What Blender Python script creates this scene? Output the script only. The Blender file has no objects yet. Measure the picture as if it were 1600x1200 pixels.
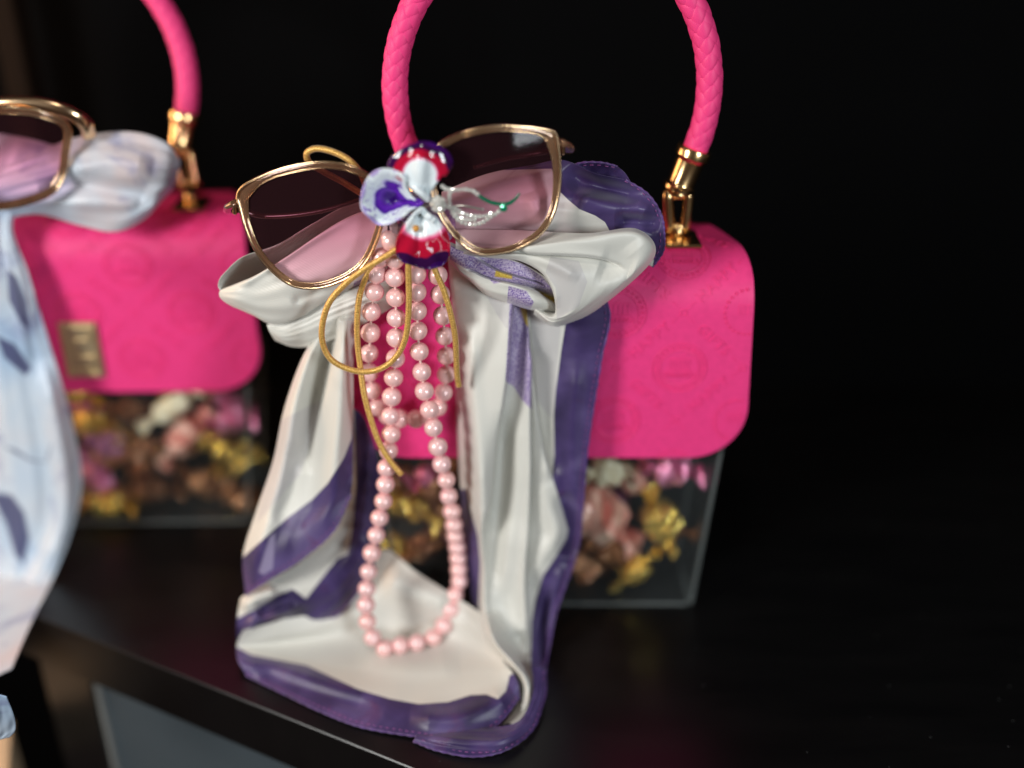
import bpy, math, random
import numpy as np
from mathutils import Vector, Matrix

random.seed(7); rng = np.random.RandomState(7)
scene = bpy.context.scene
COL = scene.collection
R = math.radians
CM = 0.01

# ------------------------------------------------------------------ camera
PITCH = R(27.0); FPX = 1700.0
CAM = np.array([0.0, -40.7, 32.5])            # centimetres
cs, sn = math.cos(PITCH), math.sin(PITCH)
cam = bpy.data.cameras.new('camera'); camo = bpy.data.objects.new('camera', cam); COL.objects.link(camo)
camo.location = CAM * CM
camo.rotation_euler = (R(90) - PITCH, 0, 0)
cam.sensor_width = 36; cam.lens = 36 * FPX / 1600
cam.clip_start = 0.01; cam.clip_end = 20
cam.dof.use_dof = True; cam.dof.focus_distance = 0.412; cam.dof.aperture_fstop = 1.95
scene.camera = camo

# ------------------------------------------------------------------ world, lamps, exposure
world = bpy.data.worlds.new('World'); scene.world = world; world.use_nodes = True
bg = world.node_tree.nodes['Background']
bg.inputs[0].default_value = (0.95, 0.64, 0.54, 1); bg.inputs[1].default_value = 0.042

def area(name, loc, target, size, power, color, sy=None):
    l = bpy.data.lights.new(name, 'AREA'); l.energy = power; l.color = color
    l.shape = 'RECTANGLE' if sy else 'SQUARE'; l.size = size
    if sy: l.size_y = sy
    o = bpy.data.objects.new(name, l); COL.objects.link(o)
    o.location = Vector(loc) * CM
    d = (Vector(target) - Vector(loc)); o.rotation_euler = d.to_track_quat('-Z', 'Y').to_euler()
    return o
area('window_light', (-58, -52, 42), (0, 0, 10), 0.20, 5.5, (0.99, 0.98, 0.95), 0.24)
area('warm_side_window', (-66, 10, 24), (-5, 0, 6), 0.28, 2.4, (1.0, 0.62, 0.36), 0.4)
area('shop_front_light', (48, -76, 34), (2, 0, 6), 0.16, 4.2, (0.88, 0.96, 1.0), 0.22)
area('ceiling_spot', (-9, -54, 110), (0, 0, 12), 0.06, 1.6, (1.0, 0.93, 0.85))

vs = scene.view_settings
vs.view_transform = 'Standard'; vs.look = 'None'; vs.exposure = 0; vs.gamma = 1
scene.cycles.max_bounces = 10; scene.cycles.transparent_max_bounces = 24

# ------------------------------------------------------------------ geometry of the view (cm)
def ray(px, py):
    a = (np.asarray(px, float) - 800) / FPX; b = (600 - np.asarray(py, float)) / FPX
    return np.stack([a, cs + b * sn, -sn + b * cs], -1)
def F(px, py, y):
    """point of the vertical plane at this y (cm)"""
    d = ray(px, py); t = (np.asarray(y, float) + 40.7) / d[..., 1]
    return CAM + d * t[..., None]
def G(px, py, z=0.0):
    """point of the horizontal plane at this height (cm)"""
    d = ray(px, py); t = (np.asarray(z, float) - 32.5) / d[..., 2]
    return CAM + d * t[..., None]

# ------------------------------------------------------------------ objects
ORIGIN = {}
def thing(name, label, cat, loc=(0, 0, 0), group=None, kind=None):
    o = bpy.data.objects.new(name, None); COL.objects.link(o)
    o.location = Vector(loc) * CM; o.empty_display_size = 0.01
    o['label'] = label; o['category'] = cat
    if group: o['group'] = group
    if kind: o['kind'] = kind
    ORIGIN[o.name] = np.array(loc, float)
    return o
def mesh_data(name, V, Fc, mats, smooth=True, attrs=None, matidx=None):
    me = bpy.data.meshes.new(name)
    me.from_pydata((np.asarray(V, float) * CM).tolist(), [], [tuple(f) for f in Fc])
    for m in (mats if isinstance(mats, (list, tuple)) else [mats]): me.materials.append(m)
    if matidx is not None: me.polygons.foreach_set('material_index', matidx)
    me.polygons.foreach_set('use_smooth', [smooth] * len(me.polygons))
    for k, v in (attrs or {}).items():
        a = me.attributes.new(k, 'FLOAT', 'POINT'); a.data.foreach_set('value', np.asarray(v, np.float32).ravel())
    me.update(); return me
def part(name, V, Fc, mats, parent=None, smooth=True, attrs=None, label=None, kind=None, loc=None, matidx=None):
    """V in world cm; stored relative to the parent's origin"""
    V = np.asarray(V, float)
    po = ORIGIN[parent.name] if parent is not None else np.zeros(3)
    own = np.array(loc, float) if loc is not None else po
    me = mesh_data(name, V - own, Fc, mats, smooth, attrs, matidx)
    o = bpy.data.objects.new(name, me); COL.objects.link(o)
    if parent is not None: o.parent = parent
    o.location = Vector(own - po) * CM
    ORIGIN[o.name] = own
    if label: o['label'] = label
    if kind: o['kind'] = kind
    return o
def inst(name, me, parent, pos, rot=None, scale=None, label=None):
    o = bpy.data.objects.new(name, me); COL.objects.link(o); o.parent = parent
    o.location = Vector(np.asarray(pos, float) - ORIGIN[parent.name]) * CM
    if rot is not None: o.rotation_euler = rot
    if scale is not None: o.scale = scale
    ORIGIN[o.name] = np.asarray(pos, float)
    return o
def copy_tree(o, parent=None):
    c = o.copy(); COL.objects.link(c); c.parent = parent
    for ch in list(o.children): copy_tree(ch, c)
    return c

class MB:
    def __init__(s): s.V = []; s.F = []; s.n = 0
    def add(s, V, Fc):
        V = np.asarray(V, float).reshape(-1, 3)
        s.V.append(V); s.F += [tuple(i + s.n for i in f) for f in Fc]; s.n += len(V); return s
    def out(s): return np.concatenate(s.V), s.F
def box(c, size, rot=None):
    x, y, z = np.asarray(size) / 2
    V = np.array([[sx * x, sy * y, sz * z] for sx in (-1, 1) for sy in (-1, 1) for sz in (-1, 1)])
    if rot is not None: V = V @ np.array(rot).T
    return V + np.asarray(c, float), [(0, 1, 3, 2), (4, 6, 7, 5), (0, 4, 5, 1), (2, 3, 7, 6), (0, 2, 6, 4), (1, 5, 7, 3)]
def bbox(c, size, b=0.05):
    """box with chamfered edges"""
    x, y, z = np.asarray(size, float) / 2
    rings = []
    for zz, i in ((-z, b), (-z + b, 0), (z - b, 0), (z, b)):
        k = b
        X, Y = x - i, y - i
        rings.append([[X - k, -Y, zz], [X, -Y + k, zz], [X, Y - k, zz], [X - k, Y, zz], [-X + k, Y, zz], [-X, Y - k, zz], [-X, -Y + k, zz], [-X + k, -Y, zz]])
    V = np.array(rings).reshape(-1, 3) + np.asarray(c, float)
    Fc = [tuple(range(7, -1, -1)), tuple(range(24, 32))]
    for r in range(3):
        for i in range(8):
            j = (i + 1) % 8; Fc.append((r * 8 + i, r * 8 + j, r * 8 + 8 + j, r * 8 + 8 + i))
    return V, Fc
def cat(P, n, closed=False):
    """catmull-rom through P (k,...) -> n samples"""
    P = np.asarray(P, float); k = len(P)
    t = np.linspace(0, k if closed else k - 1, n, endpoint=not closed)
    i = np.minimum(t.astype(int), (k - 1) if closed else (k - 2)); f = t - i
    f = f.reshape((-1,) + (1,) * (P.ndim - 1))
    if closed: p0, p1, p2, p3 = P[(i - 1) % k], P[i % k], P[(i + 1) % k], P[(i + 2) % k]
    else:
        Q = np.concatenate([[2 * P[0] - P[1]], P, [2 * P[-1] - P[-2]]])
        p0, p1, p2, p3 = Q[i], Q[i + 1], Q[i + 2], Q[i + 3]
    return 0.5 * (2 * p1 + (p2 - p0) * f + (2 * p0 - 5 * p1 + 4 * p2 - p3) * f ** 2 + (3 * p1 - p0 - 3 * p2 + p3) * f ** 3)
def frames(P, closed=False):
    T = (np.roll(P, -1, 0) - np.roll(P, 1, 0)) if closed else np.gradient(P, axis=0)
    T /= np.linalg.norm(T, axis=1)[:, None] + 1e-9
    N = np.zeros_like(P); up = np.array([0, 0, 1.0]) if abs(T[0][2]) < .9 else np.array([0, 1.0, 0])
    n = np.cross(T[0], up); n /= np.linalg.norm(n)
    for i in range(len(P)):
        n = n - T[i] * n.dot(T[i]); n /= np.linalg.norm(n) + 1e-9; N[i] = n
    return T, N, np.cross(T, N)
def tube(P, r, k=10, closed=False, cap=True, flat=1.0):
    P = np.asarray(P, float); n = len(P); T, N, B = frames(P, closed)
    r = np.broadcast_to(np.asarray(r, float), (n,))
    a = np.linspace(0, 2 * math.pi, k, endpoint=False)
    V = P[:, None] + r[:, None, None] * (np.cos(a)[None, :, None] * N[:, None] + flat * np.sin(a)[None, :, None] * B[:, None])
    V = V.reshape(-1, 3); Fc = []
    for i in range(n if closed else n - 1):
        i2 = (i + 1) % n
        for j in range(k):
            j2 = (j + 1) % k; Fc.append((i * k + j, i * k + j2, i2 * k + j2, i2 * k + j))
    if cap and not closed: Fc += [tuple(range(k - 1, -1, -1)), tuple((n - 1) * k + j for j in range(k))]
    return V, Fc
def lathe(prof, axis_p, axis_d, k=32):
    """prof [(r, h)] along axis_d from axis_p"""
    d = np.asarray(axis_d, float); d /= np.linalg.norm(d)
    u = np.cross(d, [0, 1, 0]); u /= np.linalg.norm(u); v = np.cross(d, u)
    a = np.linspace(0, 2 * math.pi, k, endpoint=False)
    V = np.concatenate([np.asarray(axis_p) + d * h + r * (np.cos(a)[:, None] * u + np.sin(a)[:, None] * v) for r, h in prof])
    Fc = []
    for i in range(len(prof) - 1):
        for j in range(k):
            j2 = (j + 1) % k; Fc.append((i * k + j, i * k + j2, (i + 1) * k + j2, (i + 1) * k + j))
    Fc += [tuple(range(k - 1, -1, -1)), tuple((len(prof) - 1) * k + j for j in range(k))]
    return V, Fc
def sphere(c, r, nu=20, nv=12):
    V = [[0, 0, 1]]; Fc = []
    for i in range(1, nv):
        p = math.pi * i / nv
        for j in range(nu):
            q = 2 * math.pi * j / nu; V.append([math.sin(p) * math.cos(q), math.sin(p) * math.sin(q), math.cos(p)])
    V.append([0, 0, -1]); L = len(V) - 1
    for j in range(nu): Fc.append((0, 1 + j, 1 + (j + 1) % nu)); Fc.append((L, L - nu + (j + 1) % nu, L - nu + j))
    for i in range(nv - 2):
        for j in range(nu):
            a = 1 + i * nu + j; b = 1 + i * nu + (j + 1) % nu; Fc.append((a, a + nu, b + nu, b))
    return np.array(V) * r + np.asarray(c, float), Fc
def grid_faces(n, m, closed_m=False):
    Fc = []
    for i in range(n - 1):
        for j in range(m if closed_m else m - 1):
            j2 = (j + 1) % m; Fc.append((i * m + j, i * m + j2, (i + 1) * m + j2, (i + 1) * m + j))
    return Fc

# ------------------------------------------------------------------ materials
def mat(name): 
    m = bpy.data.materials.new(name); m.use_nodes = True; nt = m.node_tree
    return m, nt, nt.nodes['Principled BSDF'], nt.nodes, nt.links
def setp(b, **k):
    for n, v in k.items():
        n = n.replace('_', ' ')
        b.inputs[n].default_value = v if not isinstance(v, tuple) else (v + (1,) if len(v) == 3 else v)
def noise_node(nt, scale, detail=4, rough=0.55, dist=0.0, vec=None, coord='Object', mapscale=None):
    tc = nt.nodes.new('ShaderNodeTexCoord'); n = nt.nodes.new('ShaderNodeTexNoise')
    n.inputs['Scale'].default_value = scale; n.inputs['Detail'].default_value = detail
    n.inputs['Roughness'].default_value = rough; n.inputs['Distortion'].default_value = dist
    src = tc.outputs[coord]
    if mapscale:
        mp = nt.nodes.new('ShaderNodeMapping'); mp.inputs['Scale'].default_value = mapscale
        nt.links.new(src, mp.inputs[0]); src = mp.outputs[0]
    nt.links.new(src, n.inputs['Vector']); return n
def bump(nt, b, src, strength, dist=0.0002, inp='Normal'):
    bn = nt.nodes.new('ShaderNodeBump'); bn.inputs['Strength'].default_value = strength; bn.inputs['Distance'].default_value = dist
    nt.links.new(src, bn.inputs['Height']); nt.links.new(bn.outputs[0], b.inputs[inp]); return bn
def ramp(nt, src, stops, interp='LINEAR'):
    r = nt.nodes.new('ShaderNodeValToRGB'); r.color_ramp.interpolation = interp
    el = r.color_ramp.elements
    full = lambda c: tuple(c) + (1,) if len(c) == 3 else c
    el[0].position = stops[0][0]; el[0].color = full(stops[0][1]); el[1].position = stops[-1][0]; el[1].color = full(stops[-1][1])
    for p, c in stops[1:-1]: e = el.new(p); e.color = full(c)
    nt.links.new(src, r.inputs[0]); return r
def simple(name, col, rough=0.4, metal=0.0, coat=0.0, nscale=None, nstr=0.1, var=0.0, **k):
    m, nt, b, N, L = mat(name); setp(b, Base_Color=col, Roughness=rough, Metallic=metal, Coat_Weight=coat, **k)
    if var:
        n = noise_node(nt, (nscale or 300) * .15, 3)
        r = ramp(nt, n.outputs[0], [(0.3, tuple(c * (1 - var) for c in col)), (0.7, tuple(min(1, c * (1 + var)) for c in col))])
        L.new(r.outputs[0], b.inputs['Base Color'])
    if nscale: bump(nt, b, noise_node(nt, nscale, 4).outputs[0], nstr)
    return m
def mth(nt, op, a, b=None, clamp=False):
    n = nt.nodes.new('ShaderNodeMath'); n.operation = op; n.use_clamp = clamp
    for i, v in enumerate((a, b)):
        if v is None: continue
        if isinstance(v, (int, float)): n.inputs[i].default_value = v
        else: nt.links.new(v, n.inputs[i])
    return n.outputs[0]
def attr(nt, name):
    a = nt.nodes.new('ShaderNodeAttribute'); a.attribute_name = name; return a.outputs['Fac']
def mixc(nt, fac, a, b):
    n = nt.nodes.new('ShaderNodeMix'); n.data_type = 'RGBA'
    if isinstance(fac, (int, float)): n.inputs[0].default_value = fac
    else: nt.links.new(fac, n.inputs[0])
    for i, v in ((6, a), (7, b)):
        if isinstance(v, tuple): n.inputs[i].default_value = v + (1,) if len(v) == 3 else v
        else: nt.links.new(v, n.inputs[i])
    return n.outputs[2]

M_PINK = simple('pink_faux_leather', (0.80, 0.045, 0.215), 0.5, nscale=2200, nstr=0.16, var=0.05, Specular_IOR_Level=0.25)
M_STRAP = simple('pink_braided_leather', (0.84, 0.052, 0.22), 0.5, nscale=1400, nstr=0.10, Specular_IOR_Level=0.3)
M_GOLD = simple('polished_gold', (0.92, 0.62, 0.30), 0.2, 1.0, nscale=260, nstr=0.05)
M_GOLDD = simple('brushed_gold', (0.74, 0.60, 0.38), 0.34, 0.8, nscale=400, nstr=0.1)
M_SILVER = simple('silver_metal', (0.78, 0.77, 0.73), 0.3, 1.0, nscale=300, nstr=0.1)
M_STONE = simple('rhinestone_crystal', (0.90, 0.90, 0.84), 0.10, 0.5, coat=1.0)
M_GREEN = simple('green_enamel', (0.005, 0.16, 0.085), 0.12, 0.2, coat=1.0)
M_GEM = simple('emerald_gem', (0.0, 0.30, 0.15), 0.05, 0.4, coat=1.0)
M_WALL = simple('black_wall', (0.0012, 0.0012, 0.0014), 0.8, nscale=60, nstr=0.1, Specular_IOR_Level=0.04)
M_STRING = simple('beading_string', (0.8, 0.55, 0.5), 0.6)

def m_shelf():
    m, nt, b, N, L = mat('black_laminate'); setp(b, Roughness=0.30, Specular_IOR_Level=0.35)
    n = noise_node(nt, 14, 5, mapscale=(1, 5, 1)); r = ramp(nt, n.outputs[0], [(0.3, (0.0022, 0.0022, 0.0025)), (0.75, (0.0045, 0.0043, 0.0045))])
    L.new(r.outputs[0], b.inputs['Base Color']); bump(nt, b, noise_node(nt, 900, 3).outputs[0], 0.15)
    # a few dust specks
    v = N.new('ShaderNodeTexVoronoi'); v.inputs['Scale'].default_value = 110
    tc = N.new('ShaderNodeTexCoord'); L.new(tc.outputs['Object'], v.inputs['Vector'])
    s = mth(nt, 'LESS_THAN', v.outputs['Distance'], 0.04)
    L.new(mixc(nt, mth(nt, 'MULTIPLY', s, 0.35), r.outputs[0], (0.12, 0.13, 0.13)), b.inputs['Base Color'])
    return m
M_SHELF = m_shelf()

def m_pearl():
    m, nt, b, N, L = mat('pink_pearl'); setp(b, Roughness=0.30, Coat_Weight=0.6, Coat_Roughness=0.06, Specular_IOR_Level=0.6, Sheen_Weight=0.35, Sheen_Tint=(1, 0.55, 0.55))
    lw = N.new('ShaderNodeLayerWeight'); lw.inputs[0].default_value = 0.35
    oi = N.new('ShaderNodeObjectInfo')
    base = mixc(nt, oi.outputs['Random'], (0.92, 0.57, 0.54), (0.91, 0.61, 0.61))
    n = noise_node(nt, 350, 3); base = mixc(nt, mth(nt, 'MULTIPLY', n.outputs[0], 0.25), base, (0.88, 0.50, 0.46))
    L.new(mixc(nt, lw.outputs['Facing'], base, (0.93, 0.42, 0.42)), b.inputs['Base Color'])
    setp(b, Metallic=0.15); bump(nt, b, noise_node(nt, 1500, 2).outputs[0], 0.04)
    return m
M_PEARL = m_pearl()
M_PEARLD = simple('grey_crystal_bead', (0.35, 0.22, 0.24), 0.08, 0.3, coat=1.0)

def m_cord():
    m, nt, b, N, L = mat('gold_satin_cord'); setp(b, Roughness=0.36, Metallic=0.35, Specular_IOR_Level=0.7, Sheen_Weight=0.3)
    u = attr(nt, 'along'); v = attr(nt, 'round')
    w = mth(nt, 'SINE', mth(nt, 'ADD', mth(nt, 'MULTIPLY', u, 62.0), mth(nt, 'MULTIPLY', v, 12.566)))
    w2 = mth(nt, 'SINE', mth(nt, 'SUBTRACT', mth(nt, 'MULTIPLY', u, 62.0), mth(nt, 'MULTIPLY', v, 12.566)))
    h = mth(nt, 'MAXIMUM', w, w2)
    n = noise_node(nt, 1500, 3)
    r = ramp(nt, mth(nt, 'ADD', mth(nt, 'MULTIPLY', h, 0.07), n.outputs[0]), [(0.3, (0.42, 0.20, 0.035)), (0.62, (0.74, 0.43, 0.09)), (0.9, (0.92, 0.66, 0.24))])
    L.new(r.outputs[0], b.inputs['Base Color']); bump(nt, b, mth(nt, 'ADD', mth(nt, 'MULTIPLY', h, 0.35), n.outputs[0]), 0.55, 0.0002)
    return m
M_CORD = m_cord()

CREAM = (0.625, 0.615, 0.565); PURPLE = (0.047, 0.029, 0.108)
def m_satin():
    m, nt, b, N, L = mat('printed_satin')
    setp(b, Roughness=0.40, Specular_IOR_Level=0.42, Sheen_Weight=0.2, Sheen_Roughness=0.4)
    sp = mth(nt, 'MULTIPLY', attr(nt, 'purple'), 1.6, True)
    sl = mth(nt, 'MULTIPLY', attr(nt, 'lilac'), 0.7, True)
    sg = mth(nt, 'MULTIPLY', attr(nt, 'gold'), 0.5, True)
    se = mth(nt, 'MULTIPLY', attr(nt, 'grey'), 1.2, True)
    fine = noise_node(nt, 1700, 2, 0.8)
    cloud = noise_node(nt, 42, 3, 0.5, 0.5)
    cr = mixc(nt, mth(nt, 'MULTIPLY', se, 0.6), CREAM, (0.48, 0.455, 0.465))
    speck = ramp(nt, fine.outputs[0], [(0.40, (0.0, 0.0, 0.0)), (0.56, (1, 1, 1))]).outputs[0]
    lil = mixc(nt, speck, (0.14, 0.08, 0.30), (0.50, 0.42, 0.56))
    gld = mixc(nt, speck, (0.50, 0.31, 0.02), (0.62, 0.46, 0.10))
    c = mixc(nt, sl, cr, lil); c = mixc(nt, sg, c, gld)
    pc = ramp(nt, cloud.outputs[0], [(0.30, (0.020, 0.012, 0.052)), (0.48, PURPLE), (0.72, (0.105, 0.073, 0.205))]).outputs[0]
    wine = noise_node(nt, 42, 4, 0.6, 1.2)
    wf = ramp(nt, wine.outputs[0], [(0.58, (0, 0, 0)), (0.70, (1, 1, 1))]).outputs[0]
    pc = mixc(nt, mth(nt, 'MULTIPLY', wf, 0.5), pc, (0.085, 0.020, 0.085))
    sm = attr(nt, 'smoke'); sm = mth(nt, 'MULTIPLY', sm, 0.3, True)
    pc = mixc(nt, mth(nt, 'MULTIPLY', sm, 0.6), pc, (0.33, 0.29, 0.42))
    c = mixc(nt, sp, c, pc)
    L.new(c, b.inputs['Base Color'])
    # twill ribs follow the cloth
    u = attr(nt, 'cu'); v = attr(nt, 'cv')
    tw = mth(nt, 'SINE', mth(nt, 'MULTIPLY', mth(nt, 'ADD', u, v), 62.0))
    h = mth(nt, 'ADD', mth(nt, 'MULTIPLY', tw, 0.5), fine.outputs[0])
    bump(nt, b, h, 0.22, 0.00012)
    return m
M_SATIN = m_satin()
M_HEM = simple('purple_hem', (0.085, 0.035, 0.17), 0.42, nscale=900, nstr=0.5, var=0.35, Sheen_Weight=0.2)
M_STITCH = simple('magenta_stitching', (0.26, 0.075, 0.26), 0.5)

def m_bluesatin():
    m, nt, b, N, L = mat('blue_floral_satin'); setp(b, Roughness=0.36, Specular_IOR_Level=0.5, Sheen_Weight=0.1)
    n1 = noise_node(nt, 26, 4, 0.6, 1.3); n2 = noise_node(nt, 14, 3, 0.5, 0.5)
    a = ramp(nt, n2.outputs[0], [(0.34, (0.34, 0.47, 0.64)), (0.50, (0.52, 0.59, 0.67)), (0.66, (0.60, 0.52, 0.53))]).outputs[0]
    f = ramp(nt, n1.outputs[0], [(0.53, (0, 0, 0)), (0.64, (1, 1, 1))]).outputs[0]
    c = mixc(nt, mth(nt, 'MULTIPLY', f, 0.55), a, (0.16, 0.18, 0.36))
    sp = mth(nt, 'MULTIPLY', attr(nt, 'purple'), 0.25, True)
    L.new(mixc(nt, mth(nt, 'MULTIPLY', sp, 0.9), c, (0.045, 0.045, 0.13)), b.inputs['Base Color'])
    return m
M_BLUE = m_bluesatin()

def glassy(name, tint, refl=0.09, rough=0.02, edge=0.5, tintattr=None, gl=(1, 1, 1)):
    m = bpy.data.materials.new(name); m.use_nodes = True; nt = m.node_tree; N = nt.nodes; L = nt.links
    N.remove(N['Principled BSDF']); out = N['Material Output']
    t = N.new('ShaderNodeBsdfTransparent'); g = N.new('ShaderNodeBsdfGlossy'); g.inputs['Roughness'].default_value = rough
    g.inputs['Color'].default_value = gl + (1,)
    if tintattr:
        r = ramp(nt, attr(nt, tintattr[0]), tintattr[1]); L.new(r.outputs[0], t.inputs[0])
    else: t.inputs[0].default_value = tint + (1,)
    lw = N.new('ShaderNodeLayerWeight'); lw.inputs[0].default_value = 0.5
    f = mth(nt, 'ADD', mth(nt, 'MULTIPLY', mth(nt, 'POWER', lw.outputs['Facing'], 4.0), edge), refl * .5)
    mx = N.new('ShaderNodeMixShader'); L.new(f, mx.inputs[0]); L.new(t.outputs[0], mx.inputs[1]); L.new(g.outputs[0], mx.inputs[2])
    L.new(mx.outputs[0], out.inputs[0]); return m, nt, g
M_ACRYL, _nt, _g = glassy('clear_acrylic', (0.90, 0.93, 0.93), 0.05, 0.06)
def m_acryl():
    m, nt, g = glassy('clear_acrylic_panel', (0.975, 0.985, 0.985), 0.02, 0.08, 0.5)
    N = nt.nodes; L = nt.links
    d = N.new('ShaderNodeBsdfDiffuse'); d.inputs[0].default_value = (0.55, 0.60, 0.62, 1)
    out = N['Material Output']; src = out.inputs[0].links[0].from_socket
    mx = N.new('ShaderNodeMixShader'); mx.inputs[0].default_value = 0.010
    L.new(src, mx.inputs[1]); L.new(d.outputs[0], mx.inputs[2]); L.new(mx.outputs[0], out.inputs[0])
    bump(nt, g, noise_node(nt, 30, 2).outputs[0], 0.05); return m
M_ACRYL = m_acryl()
M_LENS, _nt, _g = glassy('pink_gradient_lens', (1, 1, 1), 0.014, 0.05, 0.5, ('tint', [(0.0, (0.20, 0.09, 0.11)), (0.25, (0.33, 0.16, 0.19)), (0.55, (0.90, 0.58, 0.70)), (1.0, (1.0, 0.80, 0.87))]))

_d = _nt.nodes.new('ShaderNodeBsdfDiffuse'); _d.inputs[0].default_value = (0.45, 0.16, 0.20, 1)
_o = _nt.nodes['Material Output']; _s = _o.inputs[0].links[0].from_socket; _m = _nt.nodes.new('ShaderNodeMixShader'); _m.inputs[0].default_value = 0.028
_nt.links.new(_s, _m.inputs[1]); _nt.links.new(_d.outputs[0], _m.inputs[2]); _nt.links.new(_m.outputs[0], _o.inputs[0])
def m_acetate():
    m, nt, b, N, L = mat('champagne_acetate'); setp(b, Roughness=0.10, Coat_Weight=1.0, Transmission_Weight=0.6, IOR=1.4, Metallic=0.2)
    n = noise_node(nt, 45, 3); r = ramp(nt, n.outputs[0], [(0.3, (0.22, 0.09, 0.05)), (0.7, (0.50, 0.29, 0.16))])
    L.new(r.outputs[0], b.inputs['Base Color']); return m
M_ACET = m_acetate()
M_RIM = simple('rose_gold_rim', (0.80, 0.56, 0.34), 0.2, 1.0, nscale=200, nstr=0.05)

def m_enamel(name, stops, nscale=55, namp=0.35, dist=2.6, sw=0.8, swc=(0.85, 0.72, 0.80), swd=0.014):
    m, nt, b, N, L = mat(name); setp(b, Roughness=0.07, Coat_Weight=0.0, Coat_Roughness=0.05, Specular_IOR_Level=0.35)
    n = noise_node(nt, nscale, 1, 0.4, dist * .5)
    z = mth(nt, 'ADD', attr(nt, 'zone'), mth(nt, 'MULTIPLY', mth(nt, 'SUBTRACT', n.outputs[0], 0.5), namp))
    r = ramp(nt, z, stops)
    # white swirl lines running through the coloured part
    n2 = noise_node(nt, nscale * 1.5, 0, 0.3, dist * .55)
    l = mth(nt, 'ABSOLUTE', mth(nt, 'SUBTRACT', n2.outputs[0], 0.5)); l = mth(nt, 'LESS_THAN', l, swd)
    l = mth(nt, 'MULTIPLY', l, attr(nt, 'swirl'), True)
    L.new(mixc(nt, mth(nt, 'MULTIPLY', l, sw), r.outputs[0], swc), b.inputs['Base Color'])
    bn_ = bump(nt, b, noise_node(nt, 220, 1).outputs[0], 0.3, 0.0006); L.new(bn_.outputs[0], b.inputs['Coat Normal']); return m
EW = (0.72, 0.79, 0.82); ER = (0.40, 0.006, 0.03); EP = (0.030, 0.004, 0.045)
M_PET_LOW = m_enamel('enamel_white_to_red', [(0.0, (0.5, 0.52, 0.46)), (0.10, EW), (0.44, EW), (0.50, (0.75, 0.12, 0.28)), (0.55, ER), (0.78, ER), (0.81, EP), (0.94, EP), (1.0, (0.05, 0.006, 0.15))], 75, 0.16)
M_PET_TOP = m_enamel('enamel_white_red_violet', [(0.0, EW), (0.12, EW), (0.46, EW), (0.50, (0.70, 0.10, 0.30)), (0.54, ER), (0.76, ER), (0.79, EP), (0.92, EP), (1.0, (0.05, 0.006, 0.15))], 60, 0.10, 2.6, 0.0)
M_PET_LEFT = m_enamel('enamel_violet_to_white', [(0.0, (0.02, 0.004, 0.08)), (0.22, (0.05, 0.008, 0.20)), (0.36, (0.13, 0.025, 0.42)), (0.50, (0.07, 0.012, 0.28)), (0.56, (0.55, 0.50, 0.80)), (0.62, EW), (0.93, EW), (1.0, (0.45, 0.35, 0.7))], 90, 0.62, 3.2, 0.75, (0.16, 0.06, 0.45), 0.012)

def foil(name, c1, c2, metal=0.8, rough=0.2, stripes=None):
    m, nt, b, N, L = mat(name); setp(b, Roughness=rough, Metallic=metal, Coat_Weight=0.6)
    n = noise_node(nt, 60, 3, 0.6, 0.8); r = ramp(nt, n.outputs[0], [(0.35, c1), (0.65, c2)]); src = r.outputs[0]
    if stripes:
        w = N.new('ShaderNodeTexWave'); w.inputs['Scale'].default_value = 30; w.inputs['Distortion'].default_value = 1
        tc = N.new('ShaderNodeTexCoord'); L.new(tc.outputs['Object'], w.inputs['Vector'])
        s = mth(nt, 'GREATER_THAN', w.outputs['Fac'], 0.72); src = mixc(nt, s, src, stripes)
    L.new(src, b.inputs['Base Color']); v = N.new('ShaderNodeTexVoronoi'); v.inputs['Scale'].default_value = 230
    bn_ = bump(nt, b, v.outputs['Distance'], 0.25, 0.001); L.new(bn_.outputs[0], b.inputs['Coat Normal']); return m
FOILS = {
    'gold': foil('gold_foil', (0.85, 0.50, 0.06), (1.0, 0.82, 0.25)),
    'pink': foil('pink_foil', (0.80, 0.10, 0.28), (0.95, 0.45, 0.68), 0.65),
    'red': foil('red_wrapper', (0.55, 0.05, 0.035), (0.86, 0.62, 0.48), 0.2, 0.3),
    'cream': foil('cream_wrapper', (0.75, 0.66, 0.42), (0.88, 0.83, 0.62), 0.1, 0.3),
    'brown': foil('bronze_foil', (0.28, 0.11, 0.05), (0.55, 0.27, 0.12), 0.6),
    'lilac': foil('lilac_foil', (0.55, 0.18, 0.45), (0.90, 0.50, 0.80), 0.65),
}

# ------------------------------------------------------------------ setting: shelf, back wall, lower front
def slab(name, pts, ztop, zbot, m, b=0.05):
    """horizontal slab with softened top edge from plan points (cm)"""
    P = np.array(pts, float); c = P.mean(0); d = P - c; L = np.linalg.norm(d, axis=1)[:, None]
    ins = c + d * (1 - b * 1.4 / L)
    rings = [(P, zbot), (P, ztop - b), (ins * .5 + P * .5 - (P - ins) * .15, ztop - b * .3), (ins, ztop)]
    n = len(P); V = np.concatenate([np.c_[r, np.full(n, z)] for r, z in rings]); Fc = []
    for k in range(3):
        for i in range(n): j = (i + 1) % n; Fc.append((k * n + i, k * n + j, k * n + n + j, k * n + n + i))
    Fc.append(tuple(3 * n + i for i in range(n))); Fc.append(tuple(range(n - 1, -1, -1)))
    o = part(name, V, Fc, m, smooth=False); return o
e0 = G(77, 972)[:2]; e1 = G(449, 1122)[:2]; ed = (e1 - e0) / np.linalg.norm(e1 - e0)
en = np.array([-ed[1], ed[0]])                      # to the back
a = e0 - ed * 3.2; bfar = e0 + ed * 95
sh = slab('shelf', [a, bfar, bfar + en * 80, a + en * 80 + np.array([-20., 0])], 0.0, -2.8, M_SHELF); sh['kind'] = 'structure'
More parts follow.
